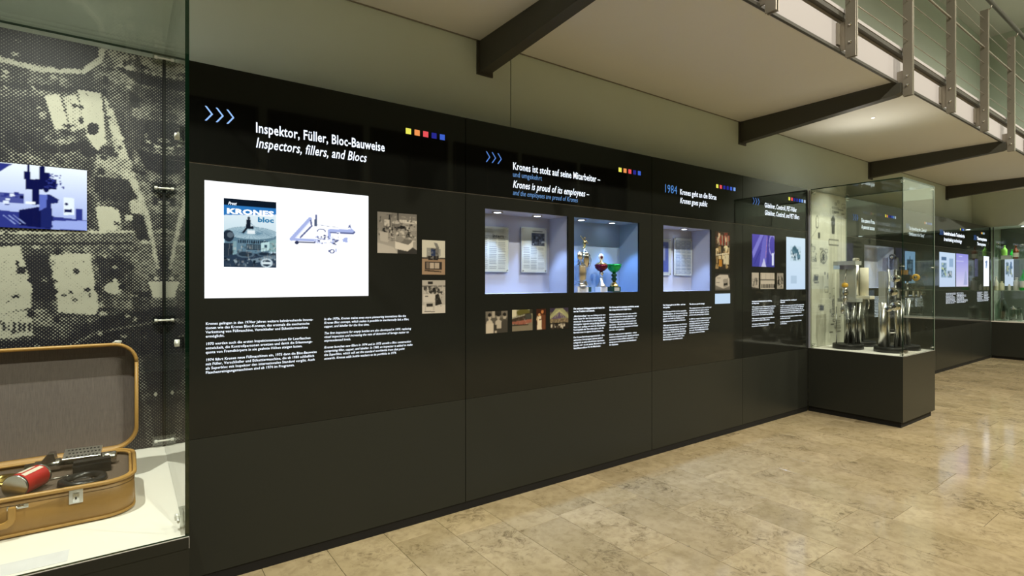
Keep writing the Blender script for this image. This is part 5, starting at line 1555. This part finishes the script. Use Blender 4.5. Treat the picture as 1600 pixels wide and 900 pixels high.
M['column'] = mat('ground_steel_column', (0.40, 0.41, 0.39, 1), 0.26, metal=1.0)
M['ivory'] = mat('ivory_plastic', (0.72, 0.68, 0.54, 1), 0.45)
M['grey_paint'] = mat('light_grey_enamel', (0.42, 0.44, 0.41, 1), 0.4)
M['yellow'] = mat('yellow_plastic', (0.72, 0.42, 0.03, 1), 0.35)
M['disc'] = mat('black_base_disc', (0.012, 0.012, 0.011, 1), 0.4)
M['clear'] = pane_mat('clear_plexiglass', (0.80, 0.82, 0.78, 1), 0.10)
ZR = 0.7355


def valve(x, y, label, r=0.155):
    e = thing('filling_valve', (x, y, ZR), label, 'machine part', 'filling valves in the glass case')
    latheo('base_disc', [(r - 0.002, 0), (r, 0.002), (r, 0.052), (r - 0.003, 0.055), (0, 0.055)], M['disc'], e, seg=40)
    return e


def rods(e, pts, z0, z1, r, m_=None):
    for x, y in pts:
        tubeo('column', [(x, y, z0), (x, y, z1)], r, m_ or M['column'], e, False, 14)


def cyl(name, e, c, r, L, axis, m_, seg=18):
    return latheo(name, [(0, -L / 2), (r * 0.92, -L / 2), (r, -L / 2 + r * 0.1), (r, L / 2 - r * 0.1), (r * 0.92, L / 2), (0, L / 2)], m_, e, c, seg, axis)


# facing direction across the line of sight, used to spread parts side by side
def side(a, b=0.0):
    return (a * ST + b * CT, -a * CT + b * ST)


c = Vector((6.735, 2.725, ZR))
e = valve(c.x, c.y, 'filling valve with grey bracket and yellow knob on a round black base')
rods(e, [side(a, b) for a, b in ((0.0, 0.02), (0.045, -0.02), (0.09, 0.03), (0.055, 0.06), (0.125, 0.0), (0.02, 0.07))], 0.055, 0.535, 0.021)
rods(e, [side(-0.135), side(-0.03, -0.05)], 0.055, 0.48, 0.006)
bm = bmesh.new(); box(bm, -0.03, 0.13, -0.10, 0.10, 0.535, 0.575); finish('clamp_plate', bm, M['grey_paint'], e, bevel=0.004)
bm = bmesh.new(); box(bm, -0.02, 0.005, -0.085, 0.085, 0.576, 0.97); finish('bracket', bm, M['grey_paint'], e, bevel=0.004)
bm = bmesh.new(); box(bm, -0.10, 0.06, -0.115, 0.115, 0.955, 1.0); finish('top_plate', bm, M['grey_paint'], e, bevel=0.004)
bm = bmesh.new(); box(bm, -0.11, -0.025, 0.045, 0.11, 0.91, 0.953); finish('lug', bm, M['silver'], e, bevel=0.003)
x_, y_ = side(-0.065, -0.045)
latheo('yellow_knob', [(0.0, 0.0), (0.026, 0.004), (0.034, 0.02), (0.030, 0.045), (0.016, 0.055), (0.0, 0.056)], M['yellow'], e, (x_, y_, 0.70))
latheo('valve_body', [(0.0, 0.0), (0.02, 0.0), (0.02, 0.05), (0.032, 0.06), (0.032, 0.09), (0.022, 0.10), (0.036, 0.12), (0.036, 0.15), (0.024, 0.17), (0.03, 0.19), (0.0, 0.19)], M['iron'], e, (x_, y_, 0.505), 18)
tubeo('pressure_pipe', [(x_ - 0.02, y_, 0.755), (x_ + 0.01, y_, 0.83), (x_ + 0.03, y_ - 0.01, 0.91)], 0.007, M['chrome'], e)
latheo('nozzle', [(0.0, 0.0), (0.012, 0.0), (0.02, 0.06), (0.012, 0.08), (0.012, 0.12), (0.0, 0.12)], M['iron'], e, (x_ + side(-0.03)[0], y_ + side(-0.03)[1], 0.40), 14)

c = Vector((7.17, 2.76, ZR))
e = valve(c.x, c.y, 'filling valve with ivory cylinder and steel tube on a round black base')
rods(e, [side(a, b) for a, b in ((-0.06, 0.0), (-0.02, 0.04), (0.02, -0.02), (0.05, 0.03))], 0.055, 0.60, 0.018)
x_, y_ = side(0.04)
latheo('ivory_cylinder', [(0.0, 0.0), (0.046, 0.0), (0.046, 0.33), (0.040, 0.335), (0.0, 0.335)], M['ivory'], e, (x_, y_, 0.60))
bm = bmesh.new(); box(bm, -0.07, 0.07, -0.12, 0.08, 0.560, 0.598); finish('flange', bm, M['ivory'], e, bevel=0.004)
x2, y2 = side(-0.045, 0.02)
latheo('steel_tube', [(0.0, 0.0), (0.03, 0.0), (0.03, 0.42), (0.0, 0.42)], M['silver'], e, (x2, y2, 0.602))
latheo('cap', [(0.0, 0.0), (0.034, 0.0), (0.038, 0.012), (0.03, 0.03), (0.0, 0.034)], M['chrome'], e, (x2, y2, 1.0225))
tubeo('drain_pipe', [(side(0.09)[0], side(0.09)[1], 0.56), (side(0.10)[0], side(0.10)[1], 0.50), (side(0.085)[0], side(0.085)[1], 0.44)], 0.008, M['chrome'], e)

c = Vector((6.78, 2.32, ZR))
e = valve(c.x, c.y, 'filling valve with coil spring and three chrome clamps on a round black base')
rods(e, [side(-0.085, 0.0)], 0.055, 0.54, 0.040, M['silver'])
rods(e, [side(-0.04, -0.03), side(0.005, 0.03), side(0.04, -0.02)], 0.055, 0.90, 0.013)
rods(e, [side(0.085, 0.02), side(0.115, 0.0)], 0.055, 0.56, 0.022)
x_, y_ = side(-0.07, 0.02)
bm = bmesh.new(); box(bm, x_ - 0.03, x_ + 0.03, y_ - 0.03, y_ + 0.03, 0.542, 0.88); finish('side_plate', bm, M['grey_paint'], e, bevel=0.003)
x_, y_ = side(0.01)
for (a, z, r) in ((0.02, 0.80, 0.042), (-0.01, 0.66, 0.046), (0.015, 0.50, 0.050), (-0.055, 0.475, 0.032)):
    X_, Y_ = side(a, -0.055)
    cyl('clamp_ring', e, (X_, Y_, z), r, 0.05, 'x', M['chrome'])
    cyl('clamp_screw', e, (X_ - 0.032, Y_, z), r * 0.35, 0.02, 'x', M['black_plastic'])
bm = bmesh.new(); pts = [(x_ + 0.018 * math.cos(t_ * 0.7), y_ + 0.018 * math.sin(t_ * 0.7), 0.90 + t_ * 0.00135) for t_ in range(0, 84)]; tube(bm, pts, 0.004, 6)
finish('coil_spring', bm, M['black_plastic'], e)
for a in (-0.055, 0.06):
    X_, Y_ = side(a, 0.0); bm = bmesh.new(); box(bm, X_ - 0.018, X_ + 0.018, Y_ - 0.02, Y_ + 0.02, 0.885, 1.03); finish('guide_plate', bm, M['silver'], e, bevel=0.003)
cyl('guide_roller', e, (x_, y_ - 0.01, 1.035), 0.032, 0.03, 'x', M['black_plastic'])
cyl('roller_pin', e, (x_ - 0.02, y_ - 0.01, 1.035), 0.014, 0.014, 'x', M['chrome'])
latheo('collar', [(0.0, 0.0), (0.042, 0.0), (0.042, 0.014), (0.036, 0.022), (0.0, 0.022)], M['disc'], e, (side(-0.005)[0], side(-0.005)[1], 0.225))
latheo('collar_plate', [(0.0, 0.0), (0.054, 0.0), (0.054, 0.010), (0.0, 0.010)], M['silver'], e, (side(-0.005)[0], side(-0.005)[1], 0.205))
X_, Y_ = side(0.075, -0.03); bm = bmesh.new(); box(bm, X_ - 0.03, X_ + 0.03, Y_ - 0.03, Y_ + 0.03, 0.70, 0.765); finish('black_block', bm, M['black_plastic'], e, bevel=0.003)

c = Vector((7.15, 2.285, ZR))
e = valve(c.x, c.y, 'filling valve with slotted arm, clear tubes and yellow ring on a round black base', 0.125)
rods(e, [side(-0.03, 0.02), side(0.0, -0.02)], 0.055, 0.58, 0.020)
def arm_pt(a, b=0.0): return side(a, b)
bm = bmesh.new()
P = [side(a, b) for a, b in ((-0.10, -0.015), (0.14, -0.015), (0.14, 0.015), (-0.10, 0.015))]
for z0_, z1_ in ((0.585, 0.60), (0.66, 0.675)):
    lo = [bm.verts.new((x, y, z0_)) for x, y in P]; hi = [bm.verts.new((x, y, z1_)) for x, y in P]
    bm.faces.new(list(reversed(lo))); bm.faces.new(hi)
    for i in range(4): bm.faces.new((lo[i], lo[(i + 1) % 4], hi[(i + 1) % 4], hi[i]))
for a0, a1 in ((-0.10, -0.085), (-0.01, 0.01), (0.07, 0.085), (0.125, 0.14)):
    Q = [side(a, b) for a, b in ((a0, -0.013), (a1, -0.013), (a1, 0.013), (a0, 0.013))]
    lo = [bm.verts.new((x, y, 0.60)) for x, y in Q]; hi = [bm.verts.new((x, y, 0.66)) for x, y in Q]
    for i in range(4): bm.faces.new((lo[i], lo[(i + 1) % 4], hi[(i + 1) % 4], hi[i]))
finish('slotted_arm', bm, M['silver'], e)
X_, Y_ = side(0.03, 0.03); bm = bmesh.new(); box(bm, X_ - 0.03, X_ + 0.03, Y_ - 0.03, Y_ + 0.03, 0.775, 0.845); finish('switch_box', bm, M['black_plastic'], e, bevel=0.003)
X_, Y_ = side(-0.005, 0.03); bm = bmesh.new(); box(bm, X_ - 0.03, X_ + 0.03, Y_ - 0.025, Y_ + 0.025, 0.846, 0.90); finish('terminal_box', bm, M['leather'], e, bevel=0.003)
rods(e, [side(0.02, 0.02)], 0.676, 0.775, 0.012)
X_, Y_ = side(0.10, 0.0)
bm = bmesh.new(); lathe(bm, [(0.020, -0.014), (0.036, -0.014), (0.040, 0.0), (0.036, 0.014), (0.020, 0.014), (0.020, -0.014)], 20, (X_, Y_, 0.815), axis='x')
for f in [f for f in bm.faces if len(f.verts) > 4]: bm.faces.remove(f)
finish('yellow_ring', bm, M['yellow'], e)
latheo('ring_hub', [(0.0, -0.018), (0.016, -0.016), (0.018, 0.016), (0.0, 0.018)], M['chrome'], e, (X_, Y_, 0.815), 14, 'x')
for a, b in ((0.075, 0.02), (0.13, -0.02)):
    X_, Y_ = side(a, b)
    latheo('clear_tube', [(0.024, 0.40), (0.026, 0.41), (0.026, 0.58)], M['clear'], e, (X_, Y_, 0.0), 16)
    latheo('clear_valve', [(0.03, 0.68), (0.045, 0.69), (0.045, 0.74), (0.03, 0.755), (0.03, 0.78)], M['clear'], e, (X_, Y_, 0.0), 16)
X_, Y_ = side(0.175); cyl('hose_fitting', e, (X_, Y_, 0.635), 0.024, 0.07, 'x', M['clear'])
X_, Y_ = side(0.16); cyl('hose_nut', e, (X_, Y_, 0.635), 0.016, 0.05, 'x', M['chrome'])

# ================================================================== BOTTLE CABINET ALONG THE END WALL
KY0, KY1 = -2.4, DW - 0.002
cab = thing('glass_cabinet', (14.2, (KY0 + KY1) / 2, 0), 'long glass cabinet of bottles along the end wall', 'cabinet')
boxo('base', XR, X1 - 0.002, KY0, KY1, 0.05, 0.715, M['base'], cab)
boxo('plinth', XR + 0.03, X1 - 0.002, KY0, KY1, 0.0, 0.05, M['plinth'], cab)
boxo('deck', XR, X1 - 0.002, KY0, KY1, 0.715, 0.735, M['deck'], cab)
M['cabinet_back'] = mat('grey_green_cabinet_board', (0.13, 0.15, 0.13, 1), 0.3)
boxo('back_board', X1 - 0.05, X1 - 0.002, KY0, KY1, 0.736, ZT, M['cabinet_back'], cab)
for ya, yb in ((KY0, -0.62), (-0.61, 1.2), (1.21, KY1)):
    pane('glass_pane', XR + 0.002, XR + 0.012, ya, yb, 0.736, ZT - 0.002, cab)
for z in (1.335, 1.945):
    for ya, yb in ((KY0, 1.2), (1.21, KY1)):
        pane('glass_shelf', XR + 0.02, X1 - 0.06, ya, yb, z - 0.008, z, cab, 'edge_light')
for y_ in (3.0, 1.205, -0.615):
    boxo('upright', XR + 0.014, XR + 0.03, y_ - 0.008, y_ + 0.008, 0.736, ZT - 0.002, M['steel_dark'], cab)
for ya, yb, nm in ((2.83, 2.965, 'a'), (2.45, 2.60, 'b'), (1.6, 2.1, 'c')):
    s = Sheet(30, 60, (206, 222, 244)); s.clutter(16, 0.1, 0.1, 0.9, 0.7, [(120, 140, 150), (170, 180, 150), (90, 120, 150)], 0.08, 0.3, ord(nm))
    sheet_mesh('light_box', s, (X1 - 0.0512, yb, 1.418), (0, ya - yb, 0), (0, 0, 0.56), M['glow'], cab)
bm = bmesh.new(); box(bm, 14.28, 14.31, 2.86, 2.99, 1.9455, 1.99)
for y_ in (2.6, 1.6, 0.6):
    bm2 = bmesh.new(); lathe(bm2, [(0.035, 0.0), (0.035, -0.004), (0.0, -0.004)], 16, (14.15, y_, ZT + 0.003)); bmesh.ops.remove_doubles(bm2, verts=bm2.verts, dist=1e-6)
    finish('cabinet_lamp', bm2, M['lamp'], cab, True)
    spot('cabinet_downlight', (14.15, y_, ZT - 0.01), (14.1, y_, 0), 32, (0.88, 1.0, 0.90), 110, 0.6, 0.03)
bm.free()


def glassy(name, c, rough=0.05):
    return pane_mat(name, c, 0.10, 2.2)


M['b_clear'] = glassy('clear_bottle_glass', (0.66, 0.76, 0.68, 1))
M['b_green'] = mat('green_bottle_glass', (0.02, 0.42, 0.05, 1), 0.12, coat=0.5)
M['b_lime'] = mat('lime_green_plastic', (0.33, 0.72, 0.13, 1), 0.3)
M['b_brown'] = mat('brown_bottle_glass', (0.16, 0.035, 0.008, 1), 0.12, coat=0.5)
M['b_white'] = mat('white_plastic_bottle', (0.72, 0.73, 0.68, 1), 0.4)
M['b_cream'] = mat('cream_plastic_bottle', (0.66, 0.66, 0.48, 1), 0.4)
M['label_paper'] = mat('paper_label', (0.75, 0.72, 0.62, 1), 0.6)


def bottle(px, X_, z0, h_, w_, m_, label, shape='bottle', cap=None, sticker=False, name='bottle', cat='bottle', yv=None):
    p = Vector((X_, yv, 0)) if yv else on_x(px, 450, X_)
    R_ = w_ / 2
    e = thing(name, (X_, p.y, z0 + 0.0005), label, cat, 'bottles in the glass cabinet')
    if shape == 'bottle':
        prof = [(R_ * 0.9, 0), (R_, h_ * 0.03), (R_, h_ * 0.56), (R_ * 0.86, h_ * 0.64), (R_ * 0.42, h_ * 0.76), (R_ * 0.32, h_ * 0.84), (R_ * 0.32, h_ * 0.95), (R_ * 0.4, h_ * 0.96), (R_ * 0.4, h_), (0, h_)]
    elif shape == 'round':
        prof = [(R_ * 0.92, 0), (R_, h_ * 0.04), (R_, h_ * 0.66), (R_ * 0.8, h_ * 0.78), (R_ * 0.45, h_ * 0.82), (R_ * 0.45, h_ * 0.92), (R_ * 0.5, h_ * 0.93), (R_ * 0.5, h_), (0, h_)]
    elif shape == 'demijohn':
        prof = [(R_ * 0.85, 0), (R_, h_ * 0.05), (R_, h_ * 0.55), (R_ * 0.92, h_ * 0.70), (R_ * 0.62, h_ * 0.86), (R_ * 0.40, h_ * 0.92), (R_ * 0.40, h_ * 0.96), (R_ * 0.5, h_ * 0.97), (R_ * 0.5, h_), (R_ * 0.34, h_)]
    else:
        prof = [(R_, 0), (R_, h_ * 0.86), (R_ * 0.9, h_ * 0.9), (R_ * 0.94, h_ * 0.92), (R_ * 0.94, h_), (0, h_)]
    latheo('body', prof, m_, e, seg=20)
    if cap:
        rc = {'bottle': 0.42, 'round': 0.52, 'jar': 1.0, 'demijohn': 0.5}[shape] * R_
        latheo('cap', [(rc, h_ * 0.94), (rc, h_ * 1.015), (rc * 0.9, h_ * 1.03), (0, h_ * 1.03)], cap, e, seg=16)
    if sticker:
        bm_ = bmesh.new(); lathe(bm_, [(R_ * 1.012, h_ * 0.14), (R_ * 1.012, h_ * 0.46)], 20)
        for f in [f for f in bm_.faces if len(f.verts) > 4]: bm_.faces.remove(f)
        finish('paper_label', bm_, M['label_paper'], e)
    return e


DK, S1, S2 = 0.735, 1.335, 1.945
bottle(0, 14.02, DK, 0.45, 0.20, M['b_clear'], 'large clear glass demijohn on the cabinet deck', 'demijohn', name='demijohn', cat='jar', yv=2.905)
bottle(1567.5, 14.27, DK, 0.34, 0.062, M['b_clear'], 'slim clear glass bottle beside the large demijohn', 'bottle')
e = bottle(1583, 14.02, DK, 0.24, 0.115, M['b_clear'], 'clear jar with a silver bell-shaped lid on the cabinet deck', 'jar', name='glass_jar', cat='jar')
latheo('lid', [(0.058, 0.232), (0.062, 0.24), (0.05, 0.262), (0.02, 0.275), (0.026, 0.287), (0.02, 0.30), (0.0, 0.302)], M['chrome'], e)
latheo('foot_band', [(0.059, 0.0), (0.062, 0.004), (0.062, 0.03), (0.059, 0.034)], M['chrome'], e)
bottle(1592.5, 14.12, DK, 0.26, 0.095, M['b_clear'], 'clear glass preserving jar with a plain lid', 'jar', M['b_clear'], name='glass_jar', cat='jar')
bottle(0, 13.98, S1, 0.27, 0.070, M['b_cream'], 'tall cream plastic bottle with tapered neck on glass shelf', 'bottle', yv=2.975)
bottle(1561.5, 14.22, S1, 0.10, 0.060, M['b_lime'], 'short lime green jar beside the cream bottles', 'jar', name='plastic_jar', cat='jar')
bottle(1565, 14.05, S1, 0.18, 0.085, M['b_cream'], 'stout cream plastic bottle with narrow neck on glass shelf', 'round')
bottle(1577, 14.12, S1, 0.12, 0.048, M['b_white'], 'smallest white plastic bottle on the glass shelf', 'round')
bottle(1588.5, 14.10, S1, 0.245, 0.10, M['b_white'], 'wide white plastic bottle beside the green bottle', 'round', M['b_white'])
bottle(1599.5, 14.05, S1, 0.40, 0.12, M['b_green'], 'big dark green bottle with paper label on glass shelf', 'bottle', sticker=True)
bottle(0, 14.05, S2, 0.33, 0.10, M['b_clear'], 'tall clear swing-top bottle on the top shelf', 'round', M['chrome'], yv=2.965)
p = on_x(1573, 400, 14.12)
e = thing('riser_block', (14.12, p.y, S2 + 0.0005), 'small grey riser block under the lime green bottle', 'block')
bm = bmesh.new(); box(bm, -0.06, 0.06, -0.07, 0.07, 0, 0.075); finish('block', bm, M['grey_paint'], e, bevel=0.002)
bottle(1569.5, 14.12, S2 + 0.0755, 0.20, 0.085, M['b_lime'], 'lime green plastic bottle standing on a grey riser block', 'bottle')
bottle(1587, 14.12, S2, 0.27, 0.085, M['b_brown'], 'dark brown bottle with paper label on the top shelf', 'bottle', sticker=True)
bottle(1597.5, 14.10, S2, 0.28, 0.10, M['b_clear'], 'wide clear bottle with chrome cap on the top shelf', 'round', M['chrome'])
bottle(1581, 14.36, S2, 0.20, 0.07, M['b_green'], 'short green bottle between riser block and brown bottle', 'bottle')
